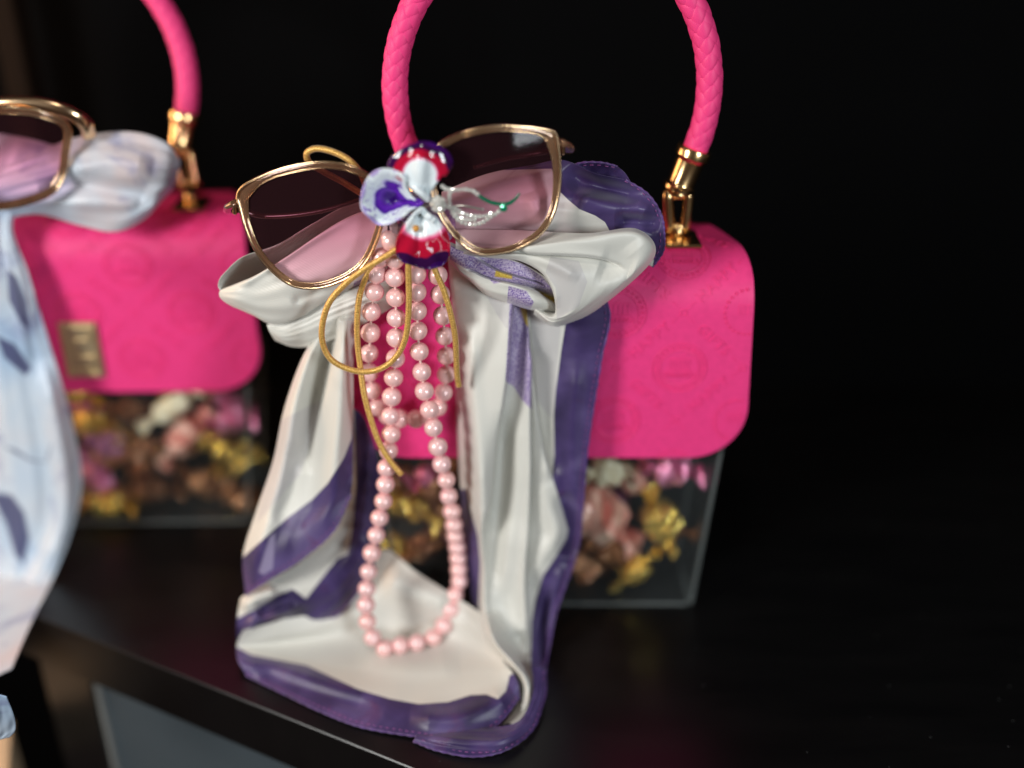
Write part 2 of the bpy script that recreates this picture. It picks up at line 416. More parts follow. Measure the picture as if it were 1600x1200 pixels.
V, Fc = box((0, 24, 20), (200, 2, 160)); o = part('back_wall', V, Fc, M_WALL, smooth=False); o['kind'] = 'structure'
# cabinet below the shelf
M_SLATE = simple('slate_grey_laminate', (0.050, 0.066, 0.078), 0.5, nscale=40, nstr=0.1, var=0.08)
M_EDGE = simple('grey_edge_band', (0.20, 0.20, 0.19), 0.5)
def prism_plan(name, c, d, n, u0, u1, w0, w1, z0, z1, m, parent=None):
    P = [c + d * u0 + n * w0, c + d * u1 + n * w0, c + d * u1 + n * w1, c + d * u0 + n * w1]
    V = np.array([[p[0], p[1], z] for z in (z0, z1) for p in P])
    Fc = [(3, 2, 1, 0), (4, 5, 6, 7)] + [(i, (i + 1) % 4, 4 + (i + 1) % 4, 4 + i) for i in range(4)]
    return part(name, V, Fc, m, parent, smooth=False)
cab = thing('lower_cabinet', 'slate grey cabinet front below the black shelf edge at lower left', 'cabinet', (e0[0], e0[1], -30))
prism_plan('front_panel', e0, ed, en, 1.0, 60, 1.2, 2.2, -32, -2.81, M_SLATE, cab)
prism_plan('edge_band', e0, ed, en, 0.72, 1.0, 1.0, 2.2, -32, -2.81, M_EDGE, cab)
prism_plan('side_post', e0, ed, en, -2.6, 0.72, 0.8, 2.4, -32, -2.81, M_SHELF, cab)

# ------------------------------------------------------------------ handbag
BX = 1.57
bag = thing('handbag', 'bright pink box handbag in the middle wearing the purple bordered scarf', 'handbag', (BX, 0, 0), 'pink handbags with clear candy boxes')
def half(z): return 6.9 + 0.085 * z
DB = 4.7
def panel(name, pts8):
    V = np.array(pts8, float) + [BX, 0, 0]
    o = part(name, V, [(0, 1, 3, 2), (4, 6, 7, 5), (0, 4, 5, 1), (2, 3, 7, 6), (0, 2, 6, 4), (1, 5, 7, 3)], M_ACRYL, bag, smooth=False)
    bv = o.modifiers.new('bevel', 'BEVEL'); bv.width = 0.0004; bv.segments = 2
    return o
ZT = 16.4; T = 0.26
panel('front_panel', [[s * (half(z) - .003), y, z] for s in (-1, 1) for y in (0, T) for z in (0.003, 15.1)])
panel('back_panel', [[s * (half(z) - .003), y, z] for s in (-1, 1) for y in (DB - T, DB) for z in (0.003, ZT)])
panel('bottom_panel', [[s * (half(z) - T - .002), y, z] for s in (-1, 1) for y in (T + .002, DB - T - .002) for z in (0.003, T)])
for sd in (-1, 1):
    panel('side_panel', [[sd * (half(z) - q), y, z] for q in ((T, 0) if sd > 0 else (0, T)) for y in (T + .002, DB - T - .002) for z in (0.003, 15.1)])
M_AEDGE, _nt2, _g2 = glassy('acrylic_edge_highlight', (0.75, 0.78, 0.78), 0.10, 0.2, 0.5)
_d = _nt2.nodes.new('ShaderNodeBsdfDiffuse'); _d.inputs[0].default_value = (0.55, 0.60, 0.60, 1)
_o = _nt2.nodes['Material Output']; _s = _o.inputs[0].links[0].from_socket; _m = _nt2.nodes.new('ShaderNodeMixShader'); _m.inputs[0].default_value = 0.10
_nt2.links.new(_s, _m.inputs[1]); _nt2.links.new(_d.outputs[0], _m.inputs[2]); _nt2.links.new(_m.outputs[0], _o.inputs[0])
def highlight_strip(p, q):  # strips added along the panel edges; their lighter colour imitates edge highlights
    p = np.array(p, float) + [BX, 0, 0]; q = np.array(q, float) + [BX, 0, 0]
    part('edge', *tube(np.linspace(p, q, 4), .10, 4), M_AEDGE, bag, smooth=False)
h0, h1 = half(.1), half(9)
highlight_strip((-h0 + .3, .10, .13), (h0 - .3, .10, .13)); highlight_strip((-h0 + .3, DB - .1, .13), (h0 - .3, DB - .1, .13))
for s_ in (-1, 1):
    highlight_strip((s_ * (h0 - .1), .10, .2), (s_ * (h1 - .1), .10, 9)); highlight_strip((s_ * (h0 - .1), DB - .10, .2), (s_ * (h1 - .1), DB - .10, 9)); highlight_strip((s_ * (h0 - .15), .3, .13), (s_ * (h0 - .15), DB - .3, .13))
# flap: profile along t (front bottom, up, over the top, down the back)
prof = [(-0.32, 8.35)] + [(-0.32, z) for z in np.linspace(9.0, 15.25, 12)]
for q in np.linspace(0, 90, 9)[1:]: prof.append((-0.32 + 2.1 * (1 - math.cos(R(q))), 15.25 + 2.1 * math.sin(R(q))))
prof += [(y, 17.35) for y in np.linspace(2.2, 4.2, 5)]
for q in np.linspace(0, 90, 6)[1:]: prof.append((4.2 + .75 * math.sin(R(q)), 17.35 - .75 * (1 - math.cos(R(q)))))
prof += [(4.95, z) for z in np.linspace(15.5, 12, 4)]
prof = np.array(prof); plen = np.r_[0, np.cumsum(np.linalg.norm(np.diff(prof, axis=0), axis=1))]; TL = plen[-1]
def fprof(t):
    return np.stack([np.interp(t, plen, prof[:, 0]), np.interp(t, plen, prof[:, 1])], -1)
def fmap(s, t, h=0.0):
    """s: cm from the middle, t: cm along the flap from its lower edge, h: above the leather"""
    p = fprof(t); q = fprof(np.asarray(t) + .02) - fprof(np.asarray(t) - .02); L = np.linalg.norm(q, axis=-1, keepdims=True) + 1e-9; q = q / L
    nrm = np.stack([-q[..., 1], q[..., 0]], -1)
    return np.stack([np.asarray(s) + BX, p[..., 0] + nrm[..., 0] * h, p[..., 1] + nrm[..., 1] * h], -1)
def fhalf(t):
    z = fprof(t)[..., 1]; W = 8.38 - .045 * (z - 10.6); W = W - 1.55 * (np.clip(np.asarray(t) - 8.0, 0, 5.6) / 5.6) ** 1.7
    Rr = 2.5; tt = np.clip(t, 0, Rr); W = W - Rr + np.sqrt(np.maximum(Rr ** 2 - (Rr - tt) ** 2, 0)); 
    return W
nt_, ns_ = 90, 60
tv = np.r_[2.5 * (1 - np.cos(np.linspace(0, math.pi / 2, 26))), np.linspace(2.5, TL, 66)[1:]]
uu = np.linspace(-1, 1, ns_)
S = uu[None] * (np.maximum(fhalf(tv), 0.02))[:, None]; Tt = np.repeat(tv[:, None], ns_, 1)
Vf = fmap(S, Tt).reshape(-1, 3); 
flap = part('flap', Vf, grid_faces(len(tv), ns_), M_PINK, bag, label='bright pink leather flap embossed with HAPPY GIFTS THANKS pattern')
sm = flap.modifiers.new('thickness', 'SOLIDIFY'); sm.thickness = 0.0020; sm.offset = -1
bv = flap.modifiers.new('bevel', 'BEVEL'); bv.width = 0.0004; bv.segments = 2; bv.limit_method = 'ANGLE'; bv.angle_limit = R(50)

# embossing -------------------------------------------------------------
def text_mesh(txt, size, ext=0.031):
    cu = bpy.data.curves.new('letters', 'FONT'); cu.body = txt; cu.size = size; cu.extrude = ext; cu.resolution_u = 3
    cu.align_x = 'CENTER'; cu.align_y = 'CENTER'; cu.space_character = 1.15
    ob = bpy.data.objects.new('letters', cu); COL.objects.link(ob)
    dg = bpy.context.evaluated_depsgraph_get(); me = ob.evaluated_get(dg).to_mesh()
    V = np.array([v.co[:] for v in me.vertices]); Fc = [tuple(p.vertices) for p in me.polygons]
    ob.evaluated_get(dg).to_mesh_clear(); bpy.data.objects.remove(ob); bpy.data.curves.remove(cu)
    return V, Fc
def ringmesh(r, w=0.05, k=48, e=0.031, r0=None):
    V = []; 
    for q in range(k):
        a = 2 * math.pi * q / k
        for rr, h in ((r - w / 2, -e), (r - w / 2, e * .6), (r, e), (r + w / 2, e * .6), (r + w / 2, -e)): V.append([rr * math.cos(a), rr * math.sin(a), h])
    Fc = []
    for q in range(k):
        q2 = (q + 1) % k
        for j in range(4): Fc.append((q * 5 + j, q2 * 5 + j, q2 * 5 + j + 1, q * 5 + j + 1))
    return np.array(V), Fc
em = MB()
def put(VF, cx, cy, rot=0):
    V, Fc = VF; c, s_ = math.cos(rot), math.sin(rot)
    x = V[:, 0] * c - V[:, 1] * s_ + cx; y = V[:, 0] * s_ + V[:, 1] * c + cy
    if y.min() < 0.05 or y.max() > TL - 5 or np.any(np.abs(x) > fhalf(np.clip(y, 0.01, None)) - .05): return
    em.add(fmap(x, y, V[:, 2] + 0.004), Fc)
TH = text_mesh('THANKS', 0.30); HP = text_mesh('HAPPY', 0.62); GF = text_mesh('GIFTS', 0.62)
def bar(x, y, w, h, e=0.022): return box((x, y, 0), (w, h, 2 * e))
E1 = np.array([2.62, 2.48]); E2 = np.array([2.62, -2.48]); N0 = np.array([(1064 - 800) * 44.6 / 1700 - BX, 15.0 - 8.35 + .15])
for i in range(-6, 7):
    for j in range(-6, 7):
        c = N0 + i * E1 + j * E2
        if abs(c[0]) > 11 or c[1] < -3 or c[1] > 14: continue
        for q in range(4):
            aa = q * math.pi / 2 + math.pi / 4
            V, Fc = bar(0.36 * math.cos(aa), 0.36 * math.sin(aa), 0.36, 0.05)
            put(bar(0, 0, .05, .05), c[0] + .6 * math.cos(aa), c[1] + .6 * math.sin(aa))
            b_ = box((0.33, 0, 0), (0.36, 0.055, .024)); put(b_, c[0], c[1], aa)
        put(ringmesh(.13, .04, 16), *c)
        ang = math.atan2(2.48, 2.62)
        put(HP, *(c + E1 / 2), ang); put(GF, *(c + E2 / 2), -ang)
        m_ = c + (0, -2.48)
        put(ringmesh(0.80), *m_); put(ringmesh(1.12, .035), *m_)
        for q in range(26):
            aa = 2 * math.pi * q / 26; put(ringmesh(.06, .03, 6), m_[0] + .96 * math.cos(aa), m_[1] + .96 * math.sin(aa))
        put(TH, m_[0], m_[1] - .34)
        for q in range(5): put(bar(0, 0, .07, .42), m_[0] - .38 + q * .19, m_[1] + .12)
        put(bar(0, 0, .95, .06), m_[0], m_[1] + .38); put(bar(0, 0, .95, .05), m_[0], m_[1] - .13)
        put(box((0.0, 0, 0), (.5, .05, .024)), m_[0] + .1, m_[1] + .55, .5)
V, Fc = em.out()
embossing = part('embossing', V, Fc, M_PINK, flap, smooth=False, label='raised lettering and round medallions pressed in the pink leather')

# handle ---------------------------------------------------------------
HY = 2.45
def hpath(t): return np.stack([BX + 6.15 * np.cos(t), np.full_like(t, HY), 23.3 + 6.4 * np.sin(t)], -1)
tt = np.linspace(R(-21), R(201), 700); HPth = hpath(tt)
hl = np.r_[0, np.cumsum(np.linalg.norm(np.diff(HPth, axis=0), axis=1))]; HL = hl[-1]
V, Fc = tube(HPth[::8], 0.42, 14)
handle = part('handle', V, Fc, M_STRAP, bag, loc=(BX, HY, 17.3), label='arched handle braided from pink leather strands')
Ht, Hn, Hb = frames(HPth)
Hn = np.tile([0., 1., 0.], (len(HPth), 1)); Hb = np.cross(Ht, Hn)
nS, Pp = 4, 2.42
sl = np.linspace(0, HL, 420)
def hinterp(A): return np.stack([np.interp(sl, hl, A[:, k]) for k in range(3)], -1)
HP_, HT_, HB_ = hinterp(HPth), hinterp(Ht), hinterp(Hb)
HT_ /= np.linalg.norm(HT_, axis=1)[:, None]; HB_ /= np.linalg.norm(HB_, axis=1)[:, None]
HN_ = np.tile([0., 1., 0.], (len(sl), 1))
strand_w, k5 = 0.262, np.array([-1, -.86, -.5, 0, .5, .86, 1.0])
for direction in (1, -1):
    for i in range(nS):
        th = direction * 2 * math.pi * sl / Pp + 2 * math.pi * i / nS
        c = 2 * nS * sl / Pp
        rr = 0.462 + 0.015 * np.tanh(2.0 * np.cos(math.pi * c) * direction) / np.tanh(2.0)
        rr = rr + .007 * np.sin(sl * (1.7 + .6 * i) + i * 2.1 + direction); th = th + .035 * np.sin(sl * 1.1 + i * 1.9)
        er = np.cos(th)[:, None] * HN_ + np.sin(th)[:, None] * HB_
        et = -np.sin(th)[:, None] * HN_ + np.cos(th)[:, None] * HB_
        rate = direction * 2 * math.pi / Pp * 0.53
        wdir = HT_ * rate - et; wdir /= np.linalg.norm(wdir, axis=1)[:, None]   # across the ribbon
        rows = []
        for q in k5:
            # keep the ribbon wrapped round the tube
            off = wdir * (q * strand_w)[..., None] if False else wdir * (q * strand_w)
            p = HP_ + er * rr[:, None] + off
            d = p - HP_; d -= HT_ * np.sum(d * HT_, 1)[:, None]; L = np.linalg.norm(d, axis=1)[:, None]
            p = p - d + d / L * (rr[:, None] + 0.009 * (1 - q * q) - 0.036 * (abs(q) ** 6))
            rows.append(p)
        V = np.stack(rows, 1).reshape(-1, 3)
        o = part('strand', V, grid_faces(len(sl), len(k5)), M_STRAP, handle)
        sd_ = o.modifiers.new('thickness', 'SOLIDIFY'); sd_.thickness = 0.0006; sd_.offset = 0
# gold fittings at both ends
for sd in (1, -1):
    p0 = HPth[0] if sd > 0 else HPth[-1]; dn = np.array([-0.33 * sd, 0, -1.0]); dn /= np.linalg.norm(dn)
    V, Fc = lathe([(0.50, -0.16), (0.68, -0.14), (0.72, -0.04), (0.72, 0.22), (0.66, 0.30), (0.64, 0.36), (0.60, 0.40), (0.56, 1.35), (0.60, 1.45), (0.67, 1.50), (0.67, 1.64), (0.58, 1.69), (0.2, 1.70)], p0, dn, 16)
    fer = part('ferrule', V, Fc, M_GOLD, bag, smooth=True)
    em_ = fer.modifiers.new('edges', 'EDGE_SPLIT'); em_.split_angle = R(35)
    e_ = p0 + dn * 1.70; base = np.array([BX + sd * 5.3, HY, 17.62])
    u = base - e_; L = np.linalg.norm(u); u /= L; sdv = np.cross(u, [0, 1, 0])
    mb = MB()
    for q in (-1, 1): mb.add(*tube([e_ + sdv * q * .40 - u * .05, e_ + sdv * q * .42 + u * .3, base + sdv * q * .34 - u * .25, base + sdv * q * .30], 0.25, 6))
    mb.add(*tube([e_ - sdv * .56 + u * .20, e_ + sdv * .56 + u * .20], 0.19, 10)); mb.add(*tube([base - sdv * .5 - u * .2, base + sdv * .5 - u * .2], 0.2, 10))
    part('hinge_link', *mb.out(), M_GOLD, bag)
    mb = MB(); mb.add(*lathe([(0.33, -0.05), (0.30, 0.35), (0.18, 0.42)], base + [0, 0, -.15], (0, 0, 1), 16))
    part('hinge_foot', *mb.out(), M_GOLD, bag)
    V, Fc = bbox((BX + sd * 5.4, HY - .35, 17.42), (1.5, 1.9, 0.14), .03); part('base_plate', V, Fc, M_GOLD, bag, smooth=False)
# clasp
cz = 10.75; cy = -0.37
V, Fc = bbox((BX, cy - .06, cz), (1.8, 0.18, 3.0), .06); clasp = part('clasp', V, Fc, M_GOLDD, bag, smooth=False, label='rectangular gold turn clasp on the flap')
mb = MB()
for c_, s_ in (((0, 1.25), (1.5, .12)), ((0, -1.25), (1.5, .12)), ((-.72, 0), (.12, 2.6)), ((.72, 0), (.12, 2.6)), ((0, .55), (1.0, .14)), ((-.45, .1), (.14, 1.0)), ((.45, .75), (.14, .5)), ((.1, -.35), (1.0, .14)), ((.5, -.7), (.14, .7)), ((-.15, -1.0), (.9, .14))):
    mb.add(*bbox((BX + c_[0], cy - .19, cz + c_[1]), (s_[0], .12, s_[1]), .03))
part('clasp_frame', *mb.out(), M_GOLDD, clasp, smooth=False)
mb = MB(); mb.add(*lathe([(0.02, .0), (.32, 0.0), (.34, .12), (.28, .2), (.02, .22)], (BX, cy - .15, cz + .1), (0, -1, 0), 20))
part('turn_knob', *mb.out(), M_GOLDD, clasp, smooth=False)

# second bag
LBX, LBY, LROT = -20.6, 6.5, R(2.5)
bag2 = copy_tree(bag); bag2.location = (LBX * CM, LBY * CM, 0.0015); bag2.rotation_euler = (0, R(0.8), LROT); bag2.scale = (1, 1, 0.96)
bag2['label'] = 'bright pink box handbag behind at left, out of focus, its square gold clasp showing'
for ch in bag2.children:
    if ch.name.startswith('handle'): ch.rotation_euler = (R(-10), R(-6.0), 0)
    elif ch.name.startswith(('ferrule', 'hinge_link')):
        ch.rotation_euler = (R(-10), R(-6.0), 0); rm = ch.rotation_euler.to_matrix()
        pv = Vector((0, HY, 17.3)) * CM; ch.location = pv - rm @ pv

# ------------------------------------------------------------------ candies in the clear boxes
def candy_mesh(kind, long=1.0, seed=0):
    r = random.Random(seed); n, k = 15, 9; V = []
    for i in range(n):
        x = -1.75 + 3.5 * i / (n - 1)
        ax = abs(x)
        if ax < 1.0: rad = 0.72 * (1 - (ax / 1.12) ** 4) ** .5; 
        elif ax < 1.12: rad = .22
        else: rad = 0.22 + (ax - 1.12) * 0.85
        for j in range(k):
            q = 2 * math.pi * j / k
            w = 0.06 * math.sin(5 * q + x * 2) * (1 if ax < 1 else 0) + (0.35 * math.sin(6 * q + seed) * rad if ax > 1.12 else 0)
            fl = 1.0 if ax < 1 else 0.45
            V.append([x * long, (rad + w) * math.cos(q + x * .5) + r.uniform(-.07, .07), (rad + w) * math.sin(q + x * .5) * fl + r.uniform(-.07, .07)])
    return mesh_data('candy', np.array(V), grid_faces(n, k, True), FOILS[kind], smooth=False)
CM_ = {(k, L): candy_mesh(k, L, i * 3 + int(L * 10)) for i, k in enumerate(FOILS) for L in (0.75, 1.0, 1.35)}
def candy(pos, kind, L, rot, sc, label, group=None):
    o = bpy.data.objects.new('wrapped_candy', CM_[(kind, L)]); COL.objects.link(o)
    o.location = Vector(pos) * CM; o.rotation_euler = rot; o.scale = (sc, sc, sc)
    o['label'] = label; o['category'] = 'candy'; o['group'] = group
for px, py, dy, kind, L, rz, sc, lab in [
    (925, 800, 1.7, 'red', 1.0, (0.2, 0.8, 0.3), 1.75, 'large red and cream wrapped candy against the clear box, right of the scarf tail'),
    (948, 738, 1.4, 'cream', 0.75, (0.5, 0.2, 0.4), 0.95, 'cream wrapped candy just under the pink flap, right of the scarf tail'),
    (1032, 812, 1.3, 'gold', 0.75, (0.4, 1.2, 0.3), 1.2, 'shiny gold foil candy near the right side of the middle box'),
    (1048, 732, 1.6, 'pink', 0.75, (0.1, 0.3, 0.2), 1.1, 'pink lilac foil candy just under the right corner of the flap'),
    (990, 748, 2.2, 'red', 0.75, (0.4, 0.7, 0.9), 0.95, 'small red candy between the cream one and the lilac one'),
    (960, 862, 1.9, 'brown', 1.0, (0.3, 0.5, 0.2), 1.0, 'brown foil candy low in the middle box under the red one'),
    (905, 880, 2.4, 'brown', 1.0, (1.3, 0.4, 0.2), 0.9, 'brown foil candy at the bottom beside the purple scarf border'),
    (640, 790, 1.3, 'gold', 1.0, (0.5, 0.6, 0.1), 0.95, 'gold foil candy seen between the pearl strands'),
    (668, 745, 1.5, 'pink', 0.75, (0.3, 0.2, 0.9), 0.85, 'pink candy just under the flap between the pearl strands'),
    (625, 745, 1.8, 'brown', 0.75, (0.6, 0.1, 0.2), 0.85, 'dark bronze candy under the flap behind the left pearl strand'),
    (665, 850, 1.5, 'brown', 1.0, (0.2, -0.5, 0.4), 0.95, 'bronze foil candy under the gold one inside the pearl loop'),
    (620, 850, 2.0, 'gold', 0.75, (0.8, 0.3, 0.4), 0.75, 'small gold candy behind the left pearl strand'),
    (700, 800, 2.0, 'brown', 1.0, (0.2, 0.9, 0.4), 0.95, 'bronze foil candy behind the right pearl strand')]:
    candy(F(px, py, dy), kind, L, rz, sc, lab, 'wrapped candies in the middle box')
for px, py, dy, kind, L, rz, sc, lab in [
    (140, 660, 1.2, 'gold', 0.75, (0.3, 0.4, 0.8), 0.95, 'gold foil candy in the left box, beside the blue scarf under the flap'),
    (128, 628, 1.6, 'pink', 0.75, (0.1, 0.3, 0.2), 0.75, 'pale pink candy at the top left of the left box under the flap'),
    (170, 695, 1.3, 'lilac', 0.75, (0.1, 0.6, 0.4), 0.95, 'pink lilac candy right of the gold one in the left box'),
    (222, 700, 1.6, 'gold', 1.0, (0.2, 0.5, 0.4), 0.9, 'dull gold candy in the middle of the left box'),
    (270, 635, 1.5, 'cream', 1.35, (0.3, -0.5, 0.3), 0.85, 'beige wrapped candy slanting under the flap of the left box'),
    (290, 680, 1.4, 'red', 1.0, (0.4, -0.8, 0.3), 1.15, 'large orange red candy in the middle of the left box'),
    (360, 655, 1.5, 'pink', 0.75, (0.2, 0.1, 0.3), 0.95, 'hot pink candy at the right side of the left box'),
    (152, 745, 1.2, 'pink', 1.0, (0.3, 1.2, 0.3), 0.95, 'hot pink candy at the lower left of the left box'),
    (172, 785, 1.1, 'gold', 0.75, (0.3, 0.2, 0.1), 1.05, 'bright gold candy on the bottom of the left box'),
    (235, 765, 2.0, 'brown', 1.0, (0.3, 0.2, 0.5), 0.95, 'bronze candy on the bottom of the left box, right of the bright gold one'),
    (320, 755, 2.2, 'brown', 1.0, (0.3, 0.8, 0.5), 0.95, 'dark bronze candy at the bottom middle of the left box'),
    (385, 780, 1.5, 'brown', 0.75, (0.1, 0.8, 0.5), 0.95, 'bronze pink candy at the bottom right corner of the left box'),
    (395, 705, 2.0, 'gold', 0.75, (0.4, 0.8, 0.5), 0.5, 'tiny gold candy at the right wall of the left box'),
    (200, 640, 2.2, 'brown', 0.75, (0.4, 0.3, 0.5), 0.85, 'dark bronze candy under the flap between the pink and the beige one')]:
    y0 = LBY + dy + (px - 123) * 0.0305 * math.tan(LROT)
    candy(F(px, py, y0), kind, L, rz, sc, lab, 'wrapped candies in the left box')

def fill(cx, cy, rot, where, group, n, seed):
    r_ = random.Random(seed); pts = []; kinds = ['brown', 'gold', 'pink', 'red', 'brown', 'brown', 'gold', 'lilac']
    names = {'brown': 'bronze foil', 'gold': 'gold foil', 'pink': 'pink foil', 'red': 'red and cream', 'lilac': 'lilac foil', 'cream': 'cream'}
    tries = 0
    while len(pts) < n and tries < 4000:
        tries += 1; z = r_.uniform(.95, 8.3); x = r_.uniform(-6.0, 6.0); y = r_.uniform(2.3, 3.9) if r_.random() < .6 else r_.uniform(1.0, 1.6)
        p = np.array([x, y, z])
        if all(np.linalg.norm((p - q) * [1, .8, 1]) > 1.85 for q in pts):
            pts.append(p); k = kinds[r_.randrange(8)]
            w = np.array([cx + x * math.cos(rot) - y * math.sin(rot), cy + x * math.sin(rot) + y * math.cos(rot), z])
            candy(w, k, r_.choice((.75, 1.0)), (r_.uniform(0, 3), r_.uniform(-.9, .9), r_.uniform(-.5, .5)), r_.uniform(.72, .95), '%s candy at the %s %s %s, %s' % (names[k], ['bottom', 'middle', 'top'][min(2, int(z / 2.9))], ['far left', 'left', 'centre', 'right', 'far right'][min(4, int((x + 6.01) / 2.41))], 'front' if y < 1.8 else 'back', where), group)
fill(BX, 0, 0, 'inside the middle bag\'s clear box', 'wrapped candies in the middle box', 20, 3)
fill(LBX, LBY, LROT, 'inside the left bag\'s clear box', 'wrapped candies in the left box', 20, 8)

# ------------------------------------------------------------------ cloth
def sdf(px, py, poly):
    """signed distance in px to a polygon, positive inside"""
    P = np.array(poly, float); d = np.full(px.shape, 1e9); ins = np.zeros(px.shape, bool)
    for i in range(len(P)):
        a, b = P[i], P[(i + 1) % len(P)]; e = b - a
        t = np.clip(((px - a[0]) * e[0] + (py - a[1]) * e[1]) / (e @ e + 1e-9), 0, 1)
        d = np.minimum(d, np.hypot(px - a[0] - t * e[0], py - a[1] - t * e[1]))
        c = ((a[1] > py) != (b[1] > py)) & (px < (b[0] - a[0]) * (py - a[1]) / (b[1] - a[1] + 1e-12) + a[0]); ins ^= c
    return np.where(ins, d, -d)
def line_sd(px, py, line, n=60):
    """(signed distance, 0..1 along) to an open polyline; positive on the left of its direction as seen in the picture"""
    P = cat(np.array(line, float), n); best = np.full(px.shape, 1e9); sg = np.zeros(px.shape); al = np.zeros(px.shape)
    for i in range(n - 1):
        a, b = P[i], P[i + 1]; e = b - a
        t = np.clip(((px - a[0]) * e[0] + (py - a[1]) * e[1]) / (e @ e + 1e-9), 0, 1)
        dx, dy = px - a[0] - t * e[0], py - a[1] - t * e[1]; d = np.hypot(dx, dy)
        s = e[0] * dy - e[1] * dx; m = d < best
        best = np.where(m, d, best); sg = np.where(m, np.where(s < 0, 1.0, -1.0), sg); al = np.where(m, (i + t) / (n - 1), al)
    return best * sg, al
def cloth(name, net, parent, m=M_SATIN, n=(170, 130), purple=(), lilac=(), gold=(), grey=(), smoke=(), creases=(), ridges=(),
          hems=(), zmode=False, ybase=0.0, wrinkle=0.05, seed=0, thick=0.014, label=None, wdir=0):
    """net[row][col] = (px, py, off): off is how far in front of the bag's front (cm); zmode: height above the shelf"""
    A = np.array(net, float); A = cat(A, n[0]); A = np.swapaxes(cat(np.swapaxes(A, 0, 1), n[1]), 0, 1)
    px, py, off = A[..., 0], A[..., 1], A[..., 2].copy()
    dpx = np.zeros(px.shape); dpy = np.zeros(px.shape)
    for c in creases:
        line, amp, wh, wl = c[:4]; s, al = line_sd(px, py, line)
        tap = np.clip(np.minimum(al / c[4] if len(c) > 4 and c[4] else 1, (1 - al) / (c[5] if len(c) > 5 and c[5] else 1e-6)), 0, 1)
        tap = tap * tap * (3 - 2 * tap); st = 1 / (1 + np.exp(-np.clip(s / 1.3, -30, 30)))
        off += 1.3 * amp * tap * (st * np.exp(-np.maximum(s, 0) / wh) - (1 - st) * np.exp(np.minimum(s, 0) / wl))
        off -= .30 * tap * np.exp(-(s / 2.6) ** 2)
        # the raised side hangs over the lower one
        ov = 5.0 * tap * ((st * np.exp(-np.maximum(s, 0) / 14.)) if amp > 0 else ((1 - st) * np.exp(np.minimum(s, 0) / 14.)))
        e = 1.0; gx = line_sd(px + e, py, line)[0] - s; gy = line_sd(px, py + e, line)[0] - s; gl = np.hypot(gx, gy) + 1e-6
        sg = -1 if amp > 0 else 1; dpx = dpx + sg * ov * gx / gl; dpy = dpy + sg * ov * gy / gl
    for line, amp, w in ridges:
        s, al = line_sd(px, py, line); tap = np.clip(np.minimum(al, 1 - al) * 6, 0, 1); off += 1.25 * amp * tap * np.exp(-(s / (w * 1.45)) ** 2)
    r_ = np.random.RandomState(seed + 11); U, Vv = np.meshgrid(np.linspace(0, 1, n[0]), np.linspace(0, 1, n[1]), indexing='ij')
    if wdir: U, Vv = Vv, U
    env = np.clip(7 * np.minimum(U, 1 - U), 0, 1)
    for q in range(7):
        fu, fv = r_.uniform(.3, 2.2), r_.uniform(1.5, 7); off += .5 * env * wrinkle / (1 + .12 * fv) * np.sin(2 * math.pi * (fu * U + fv * Vv + .25 * np.sin(5 * U + q)) + r_.uniform(0, 6.28)) * r_.uniform(.4, 1)
    ox, oy = px, py; px = px + dpx; py = py + dpy
    if zmode: P = G(px, py, np.maximum(off, 0.05))
    else:
        P = F(px, py, ybase - off); g = G(px, py, 0.06); P = np.where((P[..., 2] < 0.06)[..., None], g, P)
    att = {}; px, py = ox, oy
    for k, polys in (('purple', purple), ('lilac', lilac), ('gold', gold), ('grey', grey), ('smoke', smoke)):
        v = np.full(px.shape, -9.0)
        for pl in polys: v = np.maximum(v, sdf(px, py, pl))
        att[k] = v
    # cloth coordinates in cm
    du = np.linalg.norm(np.diff(P, axis=0), axis=-1); att['cu'] = np.concatenate([np.zeros((1, n[1])), np.cumsum(du, 0)])
    dv = np.linalg.norm(np.diff(P, axis=1), axis=-1); att['cv'] = np.concatenate([np.zeros((n[0], 1)), np.cumsum(dv, 1)], 1)
    o = part(name, P.reshape(-1, 3), grid_faces(*n), m, parent, attrs=att, label=label)
    sm_ = o.modifiers.new('thickness', 'SOLIDIFY'); sm_.thickness = thick * CM; sm_.offset = 0
    for h in hems:
        L = {'r0': P[0], 'r1': P[-1], 'c0': P[:, 0], 'c1': P[:, -1]}[h[0]]; Li = {'r0': P[5], 'r1': P[-6], 'c0': P[:, 4], 'c1': P[:, -5]}[h[0]]
        i0, i1 = int(h[1] * len(L)), int(h[2] * len(L)); L = L[i0:i1]; Li = Li[i0:i1]
        jj = 0.014 * np.sin(np.arange(len(L)) * .9)
        V, Fc = tube(L, 0.042 + jj * .8, 8); part('hem', V, Fc, M_HEM if m is M_SATIN else m, o)
        # running stitches just inside the hem
        ll = np.r_[0, np.cumsum(np.linalg.norm(np.diff(Li, axis=0), axis=1))]; mb = MB(); s = .15
        inw = Li - L; inw = L + inw / (np.linalg.norm(inw, axis=1)[:, None] + 1e-9) * 0.17
        nn = Li * 0 + (CAM - Li); nn /= np.linalg.norm(nn, axis=1)[:, None]
        while s < ll[-1] - .3 and m is M_SATIN:
            q = [np.array([np.interp(s + e, ll, (inw + nn * .035)[:, k]) for k in range(3)]) for e in (0, .07, .14)]
            q[1] = q[1] + nn[0] * .012; mb.add(*tube(q, 0.017, 5)); s += .27
        if mb.V: part('stitching', *mb.out(), M_STITCH, o, kind='stuff')
    return o

scarf = thing('scarf', 'cream satin scarf with purple border tied in a bow on the middle handbag', 'scarf', (0, -2, 0))
